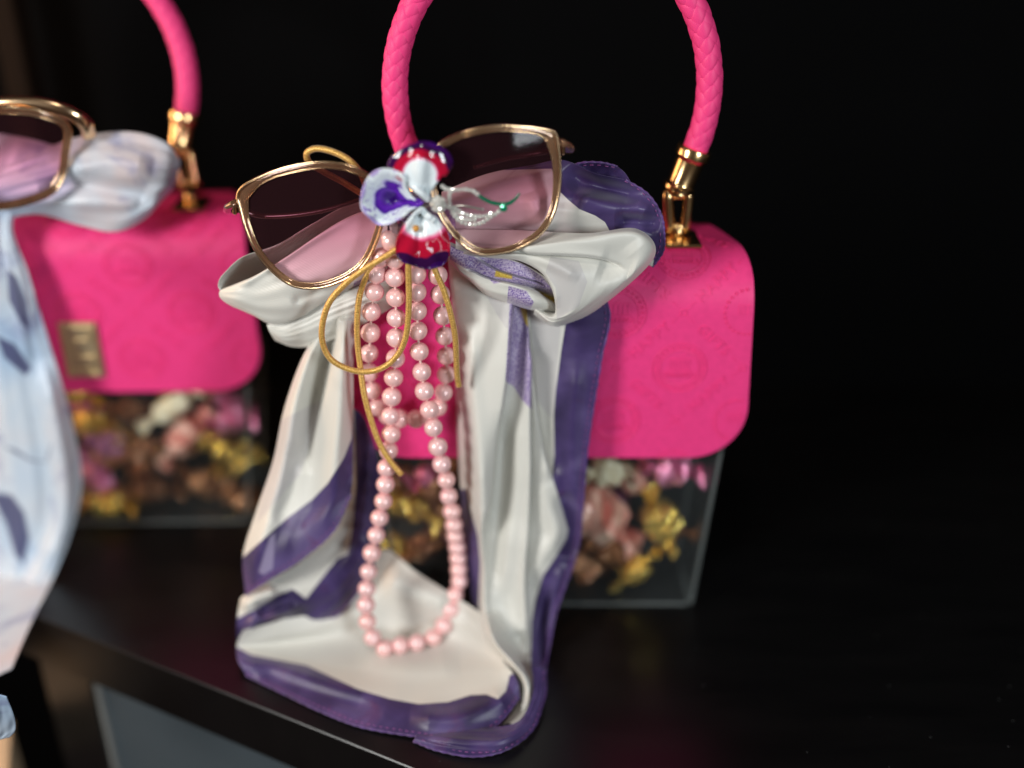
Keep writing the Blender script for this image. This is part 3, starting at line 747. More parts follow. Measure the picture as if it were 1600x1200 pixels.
# right tail ------------------------------------------------------------
rows = [(400, [700, 705, 715, 735, 750, 780, 800, 830, 865, 900], .55), (480, [706, 715, 757, 800, 812, 825, 852, 888, 917, 951], .95), (560, [710, 719, 754, 794, 810, 826, 848, 874, 905, 940], 1.3),
        (640, [713, 722, 752, 785, 806, 826, 845, 865, 895, 927], 1.55), (720, [716, 727, 750, 773, 800, 827, 846, 865, 891, 916], 1.75), (790, [722, 735, 750, 766, 797, 826, 850, 876, 893, 910], 1.95),
        (840, [726, 747, 752, 762, 792, 825, 857, 886, 896, 905], 2.15), (890, [731, 751, 757, 768, 795, 821, 838, 853, 875, 893], 2.4), (950, [740, 749, 757, 770, 795, 820, 828, 835, 853, 871], 2.9)]
dof = [-1.3, -.35, .35, .15, -.05, .12, -.1, -.2, -.15, -.2]
net = []
for i, (y, xs, o0) in enumerate(rows):
    f = min(1, .35 + i * .25); net.append([(x, y + (6 if (j > 5 and 4 < i < 7) else 0), o0 + d * f) for j, (x, d) in enumerate(zip(xs, dof))])
low = [([(752, 1000), (758, 1000), (768, 998), (780, 1000), (800, 1002), (825, 1004), (829, 1004), (833, 1004), (846, 1003), (860, 1000)], 3.7),
       ([(776, 1030), (783, 1036), (797, 1032), (812, 1040), (820, 1043), (827, 1045), (830, 1047), (834, 1049), (842, 1049), (852, 1047)], 4.6),
       ([(796, 1060), (803, 1066), (817, 1060), (828, 1066), (832, 1072), (836, 1077), (838, 1081), (841, 1084), (846, 1084), (853, 1078)], 5.2),
       ([(796, 1095), (806, 1099), (818, 1096), (828, 1100), (831, 1107), (833, 1111), (835, 1114), (837, 1118), (840, 1118), (845, 1106)], 5.9),
       ([(770, 1128), (778, 1134), (795, 1130), (806, 1134), (810, 1138), (812, 1142), (814, 1146), (815, 1149), (818, 1150), (824, 1138)], 6.4)]
dl = [-1.2, -.3, .5, .35, .0, -.1, -.1, -.2, -.3, -.4]
for pts, o0 in low: net.append([(x, y, o0 + d) for (x, y), d in zip(pts, dl)])
border_r = [(884, 380), (884, 503), (877, 545), (868, 611), (865, 648), (866, 713), (862, 745), (874, 782), (887, 828), (884, 842), (867, 871), (848, 899), (836, 938), (830, 973), (829, 1018), (829, 1046), (840, 1078), (838, 1105), (826, 1128), (805, 1143), (770, 1143), (770, 1200), (1000, 1200), (1000, 380)]
inner_l = [(690, 760), (730, 765), (736, 800), (747, 838), (751, 880), (748, 950), (752, 985), (700, 985)]
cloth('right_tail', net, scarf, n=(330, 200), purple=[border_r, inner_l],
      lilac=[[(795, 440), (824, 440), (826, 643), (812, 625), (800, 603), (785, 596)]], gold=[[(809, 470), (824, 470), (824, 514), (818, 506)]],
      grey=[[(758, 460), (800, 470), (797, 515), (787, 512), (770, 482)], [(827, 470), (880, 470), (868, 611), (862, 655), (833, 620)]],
      creases=[([(803, 455), (797, 515), (793, 573), (786, 629), (776, 690), (770, 755), (764, 795), (751, 842)], -.42, 60, 34, .05, .15),
               ([(825, 470), (826, 560), (826, 643), (828, 740), (825, 833), (821, 880), (820, 922), (823, 973), (827, 1045)], -.30, 40, 16, .1, .15),
               ([(826, 535), (835, 620), (844, 678), (853, 720), (865, 752)], -.22, 30, 22, .1, .2)],
      ridges=[([(765, 955), (768, 985), (782, 1015), (800, 1033), (822, 1052), (835, 1080), (828, 1112), (806, 1132)], .45, 11),
              ([(735, 500), (738, 600), (745, 700), (752, 790)], .22, 9), ([(785, 640), (782, 740), (772, 850), (766, 930)], -.30, 10), ([(808, 620), (806, 740), (795, 850), (790, 930)], .16, 9),
              ([(846, 700), (856, 790), (868, 835), (850, 875), (835, 920)], .28, 12), ([(905, 560), (896, 640), (893, 720), (896, 800)], .14, 9),
              ([(878, 770), (893, 825), (880, 870)], -.35, 9), ([(860, 920), (850, 980), (846, 1040)], -.35, 5), ([(880, 880), (862, 940), (856, 1000)], .2, 5),
              ([(808, 985), (812, 1010), (820, 1030)], -.25, 10)],
      hems=[('c1', 0.02, .98)], wrinkle=.035, seed=1)
# purple corner lying on the shelf below the right tail
net = [[(832, 1040, 1.4), (838, 1040, 1.3), (846, 1042, 1.2), (853, 1046, 1.0)], [(832, 1085, .9), (838, 1088, .8), (845, 1090, .7), (849, 1092, .5)], [(812, 1125, .6), (820, 1130, .55), (828, 1136, .4), (832, 1140, .2)],
       [(775, 1136, .5), (782, 1150, .55), (788, 1164, .4), (790, 1172, .12)], [(730, 1138, .3), (735, 1152, .45), (738, 1168, .35), (740, 1182, .1)], [(690, 1140, .2), (690, 1151, .35), (688, 1163, .3), (685, 1173, .1)], [(652, 1143, .12), (650, 1149, .2), (648, 1154, .2), (646, 1158, .1)]]
cloth('border_corner', net, scarf, n=(150, 50), purple=[[(500, 900), (1000, 900), (1000, 1300), (500, 1300)]], zmode=True, hems=[('c1', .0, 1.0)], wrinkle=.02, seed=2,
      ridges=[([(670, 1150), (740, 1160), (790, 1154), (825, 1120)], .12, 7)])
# sheet lying on the shelf between the tails -----------------------------
net = [[(380, 985, 1.6), (440, 968, 1.6), (500, 940, 1.8), (555, 895, 2.6), (600, 858, 3.4), (648, 892, 2.8), (700, 925, 2.2), (752, 958, 2.0)],
       [(372, 1002, .9), (445, 992, .9), (515, 972, 1.0), (575, 940, 1.5), (628, 930, 1.9), (680, 948, 1.6), (728, 968, 1.4), (768, 992, 1.4)],
       [(370, 1012, .6), (448, 1004, .35), (525, 1000, .2), (595, 992, .15), (655, 992, .25), (710, 1000, .5), (755, 1015, .9), (784, 1030, 1.2)],
       [(370, 1022, .55), (446, 1026, .25), (525, 1040, .25), (600, 1050, .35), (660, 1054, .45), (715, 1052, .6), (765, 1050, .9), (800, 1050, 1.2)],
       [(373, 1035, .5), (440, 1050, .5), (515, 1075, .55), (585, 1094, .5), (650, 1104, .45), (710, 1100, .5), (765, 1086, .75), (810, 1068, 1.0)],
       [(385, 1055, .12), (432, 1078, .12), (500, 1111, .12), (562, 1135, .12), (640, 1149, .15), (705, 1156, .25), (768, 1140, .3), (812, 1090, .5)]]
pf = [(340, 990), (372, 1012), (392, 1023), (480, 1040), (560, 1077), (610, 1092), (655, 1100), (700, 1097), (735, 1086), (760, 1085), (778, 1092), (790, 1080), (796, 1055), (840, 1040), (840, 1220), (340, 1220)]
cloth('shelf_fold', net, scarf, n=(150, 260), purple=[pf], zmode=True, hems=[('r1', .0, 1.0)], wrinkle=.03, seed=5,
      ridges=[([(395, 1040), (450, 1066), (520, 1090), (600, 1112)], -.16, 9), ([(560, 1015), (640, 1035), (720, 1030)], .15, 16), ([(640, 1118), (700, 1122), (760, 1105), (800, 1080)], .22, 12),
              ([(600, 900), (650, 925), (710, 945)], .3, 16)])
# left tail ---------------------------------------------------------------
net = [[(508, 500, .9), (517, 497, 1.05), (528, 494, 1.0), (536, 490, 1.2), (546, 486, 1.2), (557, 484, .9)],
       [(472, 560, .9), (484, 560, 1.5), (505, 560, 1.0), (520, 560, 1.3), (538, 560, 1.8), (553, 560, 1.1)],
       [(444, 640, 1.0), (460, 640, 1.7), (486, 640, 1.1), (505, 640, 1.4), (532, 640, 2.1), (552, 640, 1.4)],
       [(427, 720, 1.3), (446, 722, 2.0), (472, 724, 1.6), (495, 724, 1.7), (524, 722, 2.4), (551, 712, 1.7)],
       [(400, 800, 1.8), (424, 800, 2.5), (455, 797, 2.2), (486, 790, 2.2), (520, 778, 2.6), (551, 748, 2.0)],
       [(380, 868, 2.3), (405, 864, 3.0), (436, 850, 2.9), (470, 832, 2.8), (512, 805, 2.8), (549, 766, 2.1)],
       [(384, 930, 2.8), (408, 913, 3.3), (442, 892, 3.3), (477, 869, 3.2), (521, 829, 3.0), (548, 775, 2.2)]]
pl = [(551, 640), (549, 685), (537, 715), (512, 755), (488, 780), (453, 806), (430, 825), (407, 846), (378, 872), (340, 890), (340, 1000), (600, 1000), (620, 640)]
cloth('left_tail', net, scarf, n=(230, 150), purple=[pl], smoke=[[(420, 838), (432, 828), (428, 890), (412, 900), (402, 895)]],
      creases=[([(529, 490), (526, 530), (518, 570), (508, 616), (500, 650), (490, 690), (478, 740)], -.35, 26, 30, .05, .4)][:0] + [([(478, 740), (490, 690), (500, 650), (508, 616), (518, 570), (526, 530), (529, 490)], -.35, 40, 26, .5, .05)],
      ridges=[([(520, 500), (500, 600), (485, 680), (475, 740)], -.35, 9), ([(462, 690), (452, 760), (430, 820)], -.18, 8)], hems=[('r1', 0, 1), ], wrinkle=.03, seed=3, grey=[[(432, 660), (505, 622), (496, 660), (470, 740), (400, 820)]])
# second layer of the left tail, sweeping down to the shelf
net = [[(540, 640, .55), (556, 640, .7), (570, 655, .8), (584, 690, .7)], [(543, 740, .8), (560, 740, 1.0), (580, 745, 1.2), (598, 765, 1.0)],
       [(520, 825, 1.3), (545, 835, 1.5), (572, 845, 1.7), (592, 855, 1.3)], [(468, 878, 2.0), (505, 895, 2.1), (535, 918, 2.2), (552, 935, 1.9)],
       [(420, 905, 2.4), (450, 930, 2.7), (475, 960, 2.6), (492, 985, 2.3)], [(392, 922, 2.6), (400, 955, 3.0), (412, 985, 3.0), (420, 1005, 2.5)], [(376, 935, 2.6), (371, 965, 3.0), (370, 992, 3.0), (372, 1012, 2.6)]]
p2 = [(553, 600), (556, 760), (550, 830), (543, 866), (528, 872), (505, 900), (478, 935), (458, 920), (432, 930), (402, 950), (370, 966), (340, 970), (340, 1100), (700, 1000), (700, 600)]
cloth('left_underlayer', net, scarf, n=(200, 90), purple=[p2], hems=[('c1', .1, 1.0)], wrinkle=.04, seed=4,
      ridges=[([(380, 985), (420, 962), (470, 945)], .35, 8), ([(395, 975), (430, 975), (500, 960)], -.15, 10), ([(585, 700), (590, 780), (575, 850)], -.3, 8), ([(375, 950), (405, 935), (435, 925)], .3, 8), ([(400, 958), (430, 945), (465, 935)], -.35, 9)])
# bow: left loop ------------------------------------------------------------
net = [[(606, 305, .9), (540, 322, .8), (488, 350, .8), (432, 383, .8), (378, 402, .8), (346, 431, .95)], [(606, 318, .6), (542, 332, -.2), (492, 358, -.6), (440, 392, -.9), (385, 414, -.5), (342, 439, 1.0)],
       [(606, 330, .5), (545, 342, -.4), (498, 370, -1.0), (448, 404, -1.3), (394, 430, -.8), (341, 448, 1.0)], [(606, 345, .6), (548, 360, .0), (502, 395, -.4), (452, 428, -.6), (404, 452, -.3), (346, 457, 1.0)]]
cloth('left_loop_inside', [[r[j] for r in net] for j in range(6)], scarf, n=(150, 60), wrinkle=.03, seed=6)
net = [[(606, 326, 1.0), (548, 350, .9), (503, 378, .9), (455, 410, .9), (408, 436, .8), (378, 445, .8), (354, 452, .7)], [(606, 318, 1.5), (546, 339, 1.6), (500, 366, 1.7), (450, 400, 1.75), (402, 429, 1.55), (372, 442, 1.35), (347, 452, .95)], [(606, 350, 1.8), (550, 368, 1.8), (500, 396, 1.9), (450, 424, 1.95), (402, 446, 1.75), (368, 452, 1.55), (343, 456, .95)],
       [(606, 380, 1.9), (552, 402, 2.0), (502, 427, 2.1), (452, 450, 2.1), (405, 465, 1.8), (368, 464, 1.6), (343, 463, .92)], [(606, 400, 1.8), (555, 428, 1.8), (508, 450, 1.9), (460, 478, 1.9), (412, 485, 1.6), (374, 476, 1.45), (349, 470, .9)],
       [(606, 415, 1.5), (558, 442, 1.5), (514, 464, 1.5), (470, 494, 1.4), (425, 504, 1.3), (386, 487, 1.2), (358, 476, .85)], [(606, 420, 1.1), (560, 446, 1.1), (514, 467, 1.1), (470, 495, 1.0), (430, 508, .95), (396, 493, .9), (366, 480, .8)]]
cloth('left_loop', [[r[j] for r in net] for j in range(7)], scarf, n=(190, 120), wrinkle=.03, seed=7,
      ridges=[([(372, 446), (395, 434), (430, 412), (480, 378), (550, 338)], .18, 5), ([(585, 420), (530, 440), (480, 462), (455, 474)], -.16, 6), ([(590, 400), (540, 425), (500, 448)], .12, 6)],
      lilac=[[(553, 440), (575, 432), (582, 445), (550, 450)]])
net = [[(612, 425, 1.2), (562, 445, 1.2), (516, 465, 1.1), (470, 490, 1.0), (437, 505, .95), (417, 507, .9)], [(614, 440, 1.4), (564, 462, 1.45), (520, 482, 1.35), (475, 506, 1.2), (441, 519, 1.1), (418, 511, .95)],
       [(618, 458, 1.3), (568, 480, 1.4), (526, 500, 1.3), (482, 522, 1.15), (446, 531, 1.0), (422, 520, .9)], [(622, 475, .9), (576, 502, 1.0), (534, 524, .8), (492, 540, .7), (458, 542, .6), (430, 532, .6)]]
cloth('left_lower_loop', [[r[j] for r in net] for j in range(6)], scarf, n=(150, 70), wrinkle=.03, seed=8)
# bow: right loop -------------------------------------------------------------
net = [[(690, 300, .7), (760, 272, .6), (830, 258, .55), (880, 250, .5), (928, 270, .7), (978, 281, .8)], [(690, 312, .9), (765, 290, 1.0), (840, 280, .9), (897, 282, .6), (952, 296, .5), (1012, 303, .8)],
       [(690, 322, 1.0), (770, 310, 1.3), (845, 308, 1.3), (905, 312, 1.1), (967, 320, 1.0), (1033, 335, .95)], [(690, 335, 1.0), (770, 332, 1.3), (845, 335, 1.4), (910, 340, 1.3), (972, 348, 1.2), (1038, 365, 1.0)],
       [(695, 350, .9), (770, 352, 1.1), (845, 362, 1.1), (915, 366, 1.0), (977, 376, .9), (1036, 393, .9)], [(700, 365, .8), (775, 375, .9), (850, 385, .8), (920, 392, .7), (980, 400, .6), (1020, 417, .7)]]
pb = [(870, 298), (877, 302), (887, 312), (905, 327), (930, 337), (945, 347), (953, 362), (990, 360), (1010, 380), (1022, 402), (1015, 440), (1100, 440), (1100, 200), (700, 200), (700, 262), (792, 266), (862, 264)]
cloth('right_loop_back', [[r[j] for r in net] for j in range(6)], scarf, n=(180, 120), purple=[pb], wrinkle=.05, seed=9,
      ridges=[([(885, 262), (915, 290), (960, 300), (1000, 315)], -.35, 10), ([(900, 300), (940, 318), (990, 325), (1020, 340)], .35, 12), ([(960, 345), (1000, 345), (1032, 352)], -.4, 8), ([(830, 300), (842, 340), (860, 365)], .25, 12)],
      hems=[('r1', 0, 1)])
net = [[(860, 268, .2), (885, 262, .2), (910, 254, .25), (940, 254, .25), (965, 260, .2)], [(870, 285, .1), (895, 278, .1), (920, 270, .1), (950, 268, .1), (978, 272, .1)], [(880, 300, .0), (905, 295, .0), (930, 290, 0), (960, 288, 0), (990, 292, 0)]]
cloth('far_corner', net, scarf, n=(50, 70), purple=[[(600, 100), (1100, 100), (1100, 500), (600, 500)]], wrinkle=.05, seed=10, hems=[('r0', 0, 1)])
net = [[(712, 394, 1.10), (764, 397, 1.55), (818, 400, 1.45), (858, 420, 1.35), (877, 449, 1.25), (884, 478, 1.15), (874, 488, 1.15), (858, 482, 0.95), (840, 472, 0.95)], [(712, 398, 1.40), (760, 402, 2.05), (810, 407, 2.15), (845, 425, 2.30), (862, 450, 2.35), (868, 478, 2.25), (865, 492, 2.15), (853, 491, 1.95), (836, 479, 1.45)],
       [(712, 396, 1.70), (768, 398, 2.45), (836, 401, 2.65), (884, 425, 2.75), (897, 456, 2.70), (888, 486, 2.55), (870, 497, 2.35), (855, 497, 2.15), (836, 482, 1.65)],
       [(712, 393, 1.70), (785, 393, 2.35), (872, 396, 2.45), (926, 413, 2.45), (932, 449, 2.55), (904, 485, 2.50), (874, 500, 2.30), (857, 501, 2.15), (835, 485, 1.65)],
       [(712, 388, 1.80), (800, 386, 2.45), (895, 382, 2.55), (962, 398, 2.20), (974, 434, 2.25), (920, 481, 2.25), (879, 503, 2.05), (858, 505, 1.95), (835, 488, 1.55)],
       [(712, 382, 1.70), (812, 381, 2.25), (912, 370, 2.40), (992, 368, 2.25), (1010, 406, 2.05), (934, 480, 1.85), (883, 505, 1.75), (859, 508, 1.65), (834, 490, 1.45)],
       [(712, 358, 1.00), (822, 360, 1.45), (920, 364, 1.80), (996, 358, 1.65), (1022, 402, 1.45), (938, 480, 1.35), (885, 506, 1.45), (860, 509, 1.45), (834, 491, 1.25)]]
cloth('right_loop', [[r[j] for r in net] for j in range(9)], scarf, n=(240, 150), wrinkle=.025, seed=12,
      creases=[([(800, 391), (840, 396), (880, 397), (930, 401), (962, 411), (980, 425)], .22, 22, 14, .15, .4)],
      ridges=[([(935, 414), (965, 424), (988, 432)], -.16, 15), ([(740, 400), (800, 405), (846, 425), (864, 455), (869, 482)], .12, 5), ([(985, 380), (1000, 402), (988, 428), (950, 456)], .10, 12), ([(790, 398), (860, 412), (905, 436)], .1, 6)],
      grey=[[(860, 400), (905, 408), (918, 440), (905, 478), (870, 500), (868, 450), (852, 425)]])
# inside of the right loop: printed folds
net = [[(703, 378, 1.5), (738, 392, 1.6), (775, 400, 1.7), (812, 410, 1.7), (848, 430, 1.5), (880, 455, 1.2)],
       [(703, 386, 1.8), (741, 403, 1.9), (775, 420, 2.0), (818, 435, 2.0), (852, 448, 1.6), (884, 466, .9)],
       [(703, 396, 1.8), (731, 414, 2.1), (764, 432, 2.1), (806, 443, 2.0), (842, 457, 1.3), (884, 474, .6)],
       [(703, 403, 1.6), (726, 424, 1.9), (760, 443, 2.1), (800, 452, 2.2), (840, 468, 2.0), (876, 480, 1.1)],
       [(703, 408, 1.3), (730, 436, 1.8), (760, 455, 2.1), (797, 467, 2.2), (836, 480, 2.1), (872, 486, 1.3)],
       [(704, 412, .8), (736, 443, 1.1), (762, 463, 1.3), (795, 475, 1.4), (834, 486, 1.4), (866, 489, 1.0)]]
cloth('printed_inner_fold', [[r[j] for r in net] for j in range(6)], scarf, n=(170, 120), wrinkle=.02, seed=13,
      lilac=[[(690, 376), (741, 400), (774, 420), (818, 434), (860, 446), (866, 462), (832, 453), (801, 446), (757, 435), (724, 418), (690, 398)], [(744, 401), (791, 404), (818, 412), (848, 432), (868, 458), (818, 436), (774, 421)], [(793, 450), (822, 458), (834, 474), (828, 486), (791, 478)], [(757, 436), (790, 446), (770, 448)]],
      gold=[[(772, 424), (801, 431), (800, 440), (771, 435)], [(833, 452), (862, 462), (890, 470), (890, 478), (864, 475), (849, 467)]],
      creases=[([(741, 403), (774, 423), (818, 437), (862, 450)], -.16, 12, 10, .15, .2), ([(724, 418), (757, 436), (801, 447), (834, 456), (868, 478)], -.22, 10, 10, .15, .05)])
# knot behind the brooch
V, Fc = sphere(F(650, 350, -1.3), 1.0, 32, 20); V = (V - F(650, 350, -1.3)) * [1.5, .55, 1.25] + F(650, 350, -1.3)
a_ = np.arctan2(V[:, 2] - V[:, 2].mean(), V[:, 0] - V[:, 0].mean()); V[:, 1] -= .07 * np.sin(9 * a_)
z_ = np.zeros(len(V)); part('knot', V, Fc, M_SATIN, scarf, attrs={'purple': z_ - 9, 'lilac': z_ + 9, 'gold': z_ - 9, 'grey': z_ - 9, 'smoke': z_ - 9, 'cu': V[:, 0], 'cv': V[:, 2]})

# ------------------------------------------------------------------ sunglasses
def eyewear(name, label, lenses, off0, tintspan, ybase=0.0, parent_loc=(0, 0, 0)):
    g = thing(name, label, 'sunglasses', parent_loc, None)
    for outer, inset, (tx, ty0, ty1, slope) in lenses:
        O = cat(np.array(outer, float), 150, True); c = O.mean(0)
        dirn = np.roll(O, -2, 0) - np.roll(O, 2, 0); dirn /= np.linalg.norm(dirn, axis=1)[:, None]
        nn = np.stack([-dirn[:, 1], dirn[:, 0]], -1); nn *= np.sign(np.sum(nn * (c - O), 1))[:, None]
        w = inset(O); I = O + nn * w[:, None]
        rings = []
        for mx, dp in ((0, 0), (.12, .10), (.4, .15), (.75, .13), (1, .04), (1, -.10), (.6, -.16), (.1, -.14)):
            q = O + (I - O) * mx; rings.append(F(q[:, 0], q[:, 1], ybase - (off0(q[:, 0], q[:, 1]) + dp)))
        V = np.stack(rings, 1); V2 = V.reshape(-1, 3); k = 8; n = len(O); Fc = [(i * k + j, i * k + (j + 1) % k, ((i + 1) % n) * k + (j + 1) % k, ((i + 1) % n) * k + j) for i in range(n) for j in range(k)]
        fr = part('frame', V2, Fc, M_ACET, g)
        q = O + nn * 1.6; P = F(q[:, 0], q[:, 1], ybase - (off0(q[:, 0], q[:, 1]) + .13)); part('rim', *tube(P, 0.062, 8, True), M_RIM, fr)
        q = I - nn * .8; P = F(q[:, 0], q[:, 1], ybase - (off0(q[:, 0], q[:, 1]) + .09)); part('inner_rim', *tube(P, 0.022, 6, True), M_RIM, fr)
        q = O + (I - O) * .8; cc = q.mean(0); rs = np.linspace(0.0, 1, 16)[1:]
        pts = [cc[None]] + [cc + (q - cc) * r for r in rs]; pp = np.concatenate(pts); rr = np.concatenate([[0.]] + [np.full(len(q), r) for r in rs])
        P = F(pp[:, 0], pp[:, 1], ybase - (off0(pp[:, 0], pp[:, 1]) + .02 + .07 * (1 - rr ** 2)))
        n = len(q); Fc = [(0, 1 + j, 1 + (j + 1) % n) for j in range(n)] + [(1 + i * n + j, 1 + i * n + n + j, 1 + i * n + n + (j + 1) % n, 1 + i * n + (j + 1) % n) for i in range(len(rs) - 1) for j in range(n)]
        t = np.clip((pp[:, 1] + slope * (pp[:, 0] - tx) - ty0) / (ty1 - ty0), 0, 1)
        part('lens', P, Fc, M_LENS, g, attrs={'tint': t}, label='gradient lens, dark at the top and pink below')
    return g
offg = lambda x, y: 2.62 + .38 * np.clip((np.asarray(x, float) - 600) / 120., 0, 1) - 1.0 * ((x - 628) / 255.) ** 2 + (y - 330) * .002
Louter = [(370, 305), (382, 288), (415, 271), (452, 259), (495, 252), (535, 255), (565, 265), (585, 280), (597, 303), (600, 340), (593, 370), (580, 400), (563, 422), (535, 440), (500, 451), (465, 450), (440, 438), (415, 415), (395, 387), (382, 355), (375, 330)]
Router = [(672, 255), (682, 228), (712, 210), (745, 200), (780, 195), (815, 196), (845, 199), (868, 206), (873, 225), (876, 250), (877, 278), (874, 307), (866, 336), (851, 361), (827, 381), (797, 394), (760, 399), (735, 392), (715, 377), (700, 360), (687, 340), (676, 312), (670, 282)]
def insL(O): 
    d = np.hypot(O[:, 0] - 378, O[:, 1] - 300); d2 = np.hypot(O[:, 0] - 455, O[:, 1] - 262); return 10.5 + 11 * np.exp(-(d / 28) ** 2) + 1.5 * np.exp(-(d2 / 60) ** 2)
def insR(O):
    d = np.hypot(O[:, 0] - 868, O[:, 1] - 212); d2 = np.hypot(O[:, 0] - 874, O[:, 1] - 265); return 10.2 + 9 * np.exp(-(d / 26) ** 2) + 3 * np.exp(-(d2 / 45) ** 2)
sg = eyewear('sunglasses', 'champagne framed sunglasses with pink gradient lenses in front of the cream and purple bow', [(Louter, insL, (500, 255, 440, .1)), (Router, insR, (770, 200, 390, .1))], offg, None, parent_loc=(0, -2.5, 18))
M_TEMPLE = simple('dark_brown_acetate', (0.06, 0.022, 0.018), .2, coat=.5)
# bridge, hinges, folded temples
P = F(np.array([590, 610, 640, 665, 676]), np.array([300, 290, 282, 272, 268]), -np.array([2.5, 2.65, 2.7, 2.65, 2.5])); part('bridge', *tube(cat(P, 20), .2, 10), M_ACET, sg)
for (x, y, d) in ((876, 228, 1), (371, 322, -1)):
    o_ = offg(x, y); P = F(np.array([x - 3 * d, x + 5 * d, x + 6 * d, x + 3 * d]), np.array([y - 6, y - 3, y + 2, y + 4]), -np.array([o_ - .05, o_ - .25, o_ - .7, o_ - 1.1]))
    V, Fc = tube(cat(P, 14), .42, 10, flat=.38); h_ = part('hinge', V, Fc, M_ACET, sg); 
    c_ = F(x + 4 * d, y + 1, -(o_ - .2)); part('hinge_trim', *bbox(c_, (.16, .35, .55), .04), M_RIM, h_, smooth=False)
for pts in ([(873, 232), (845, 238), (790, 248), (740, 262)], [(374, 328), (420, 338), (500, 330), (585, 305)]):
    a_ = np.array(pts, float); xs = cat(a_, 30); ov = offg(xs[:, 0], xs[:, 1]) - .75; ov = np.where(np.arange(30) < 5, ov, np.minimum(ov, ov))
    P = F(xs[:, 0], xs[:, 1], -ov); part('temple', *tube(P, np.linspace(.13, .07, 30), 8), M_TEMPLE, sg)

# ------------------------------------------------------------------ pearl necklace
pn = thing('pearl_necklace', 'long pink pearl necklace doubled into two loops hanging from the brooch', 'necklace', tuple(F(650, 400, -3)))
pearl_me = mesh_data('pearl', *[a for a in sphere((0, 0, 0), 0.382, 28, 18)], M_PEARL)
def strand(pts, offs):
    P = np.array(pts, float); o_ = np.interp(np.linspace(0, 1, len(P)), np.linspace(0, 1, len(offs)), offs)
    W = F(P[:, 0], P[:, 1], -o_)
    for p in W:
        p[2] = max(p[2], .62); s = random.uniform(.975, 1.03)
        inst('pearl', pearl_me, pn, p, (random.uniform(0, 6), random.uniform(0, 6), random.uniform(0, 6)), (s, s, s * random.uniform(.97, 1.0)))
    part('string', *tube(cat(W, len(W) * 5), 0.045, 6), M_STRING, pn)
strand([(596, 402), (589, 428), (585, 456), (580, 487), (579, 520), (577, 552), (577, 582), (582, 610), (590, 636), (606, 650), (625, 654), (650, 655), (669, 649), (684, 636), (693, 613), (697, 585), (697, 556), (695, 525), (692, 493), (688, 460), (684, 430), (680, 402)],
       [2.5, 2.35, 2.1, 1.9, 1.6, 1.5, 1.4, 1.5, 1.6, 1.7, 1.9, 2.3, 2.5])
longp = [(612, 377), (617, 405), (617, 433), (618, 465), (619, 497), (619, 528), (618, 560), (615, 590), (612, 620), (610, 650), (611, 678), (607, 704), (604, 731), (602, 757), (599, 783), (593, 809), (588, 836), (581, 864), (576, 893), (573, 920), (572, 945), (574, 971), (582, 996), (601, 1013), (626, 1019), (652, 1013),
         (677, 1001), (693, 977), (704, 952), (711, 929), (718, 908), (717, 890), (716, 872), (714, 855), (711, 838), (709, 820), (706, 799), (701, 775), (697, 750), (690, 725), (684, 698), (677, 668), (671, 640), (663, 611), (659, 581), (655, 549), (653, 517), (652, 486), (651, 456), (650, 428), (650, 402)]
strand(longp, [2.7, 2.6, 2.5, 2.5, 2.6, 2.7, 2.9, 3.1, 3.3, 3.5, 3.6, 3.2, 2.4, 1.6, 1.2, 1.5, 2.2, 2.8, 2.9, 2.6, 2.5, 2.5, 2.7])
part('crystal_bead', *sphere(F(622, 357, -2.6), .32, 8, 5), M_PEARLD, pn, smooth=False)
part('crystal_bead', *sphere(F(606, 372, -2.7), .28, 16, 10), M_PEARL, pn)

# ------------------------------------------------------------------ gold cord
gc = thing('gold_cord', 'shiny gold satin cord looped under the brooch in front of the pearls', 'cord', tuple(F(600, 420, -3)))
def cord(name, pts, offs, r=.118):
    P = np.array(pts, float); o_ = np.interp(np.linspace(0, 1, len(P)), np.linspace(0, 1, len(offs)), offs)
    W = cat(F(P[:, 0], P[:, 1], -o_), 140); V, Fc = tube(W, r, 12); al = np.r_[0, np.cumsum(np.linalg.norm(np.diff(W, axis=0), axis=1))]
    part(name, V, Fc, M_CORD, gc, attrs={'along': np.repeat(al, 12), 'round': np.tile(np.arange(12) / 12., len(W))})
cord('cord_loop', [(622, 388), (600, 402), (570, 420), (540, 443), (515, 472), (504, 505), (504, 535), (516, 560), (540, 575), (568, 581), (597, 575), (620, 556), (633, 530), (638, 495), (639, 455), (638, 420), (640, 395)], [3.2, 3.2, 3.1, 3.0, 2.9, 2.9, 3.0, 3.05, 3.1])
cord('cord_end', [(590, 400), (574, 428), (562, 462), (558, 500), (559, 540), (564, 580), (569, 615), (578, 650), (591, 688), (608, 718), (628, 742)], [2.5, 2.6, 2.6, 2.6, 2.7, 2.9, 3.0, 3.2, 3.4])
cord('cord_end', [(672, 400), (681, 425), (693, 453), (704, 490), (711, 525), (713, 560), (714, 585), (717, 603)], [3.1, 3.0, 2.9, 2.6, 2.4])
cord('cord_back_loop', [(575, 300), (563, 270), (545, 250), (520, 237), (495, 232), (480, 239), (483, 253), (505, 268), (535, 284), (570, 305), (610, 322)], [1.7, 1.5, 1.3, 1.1, 1.1, 1.3])

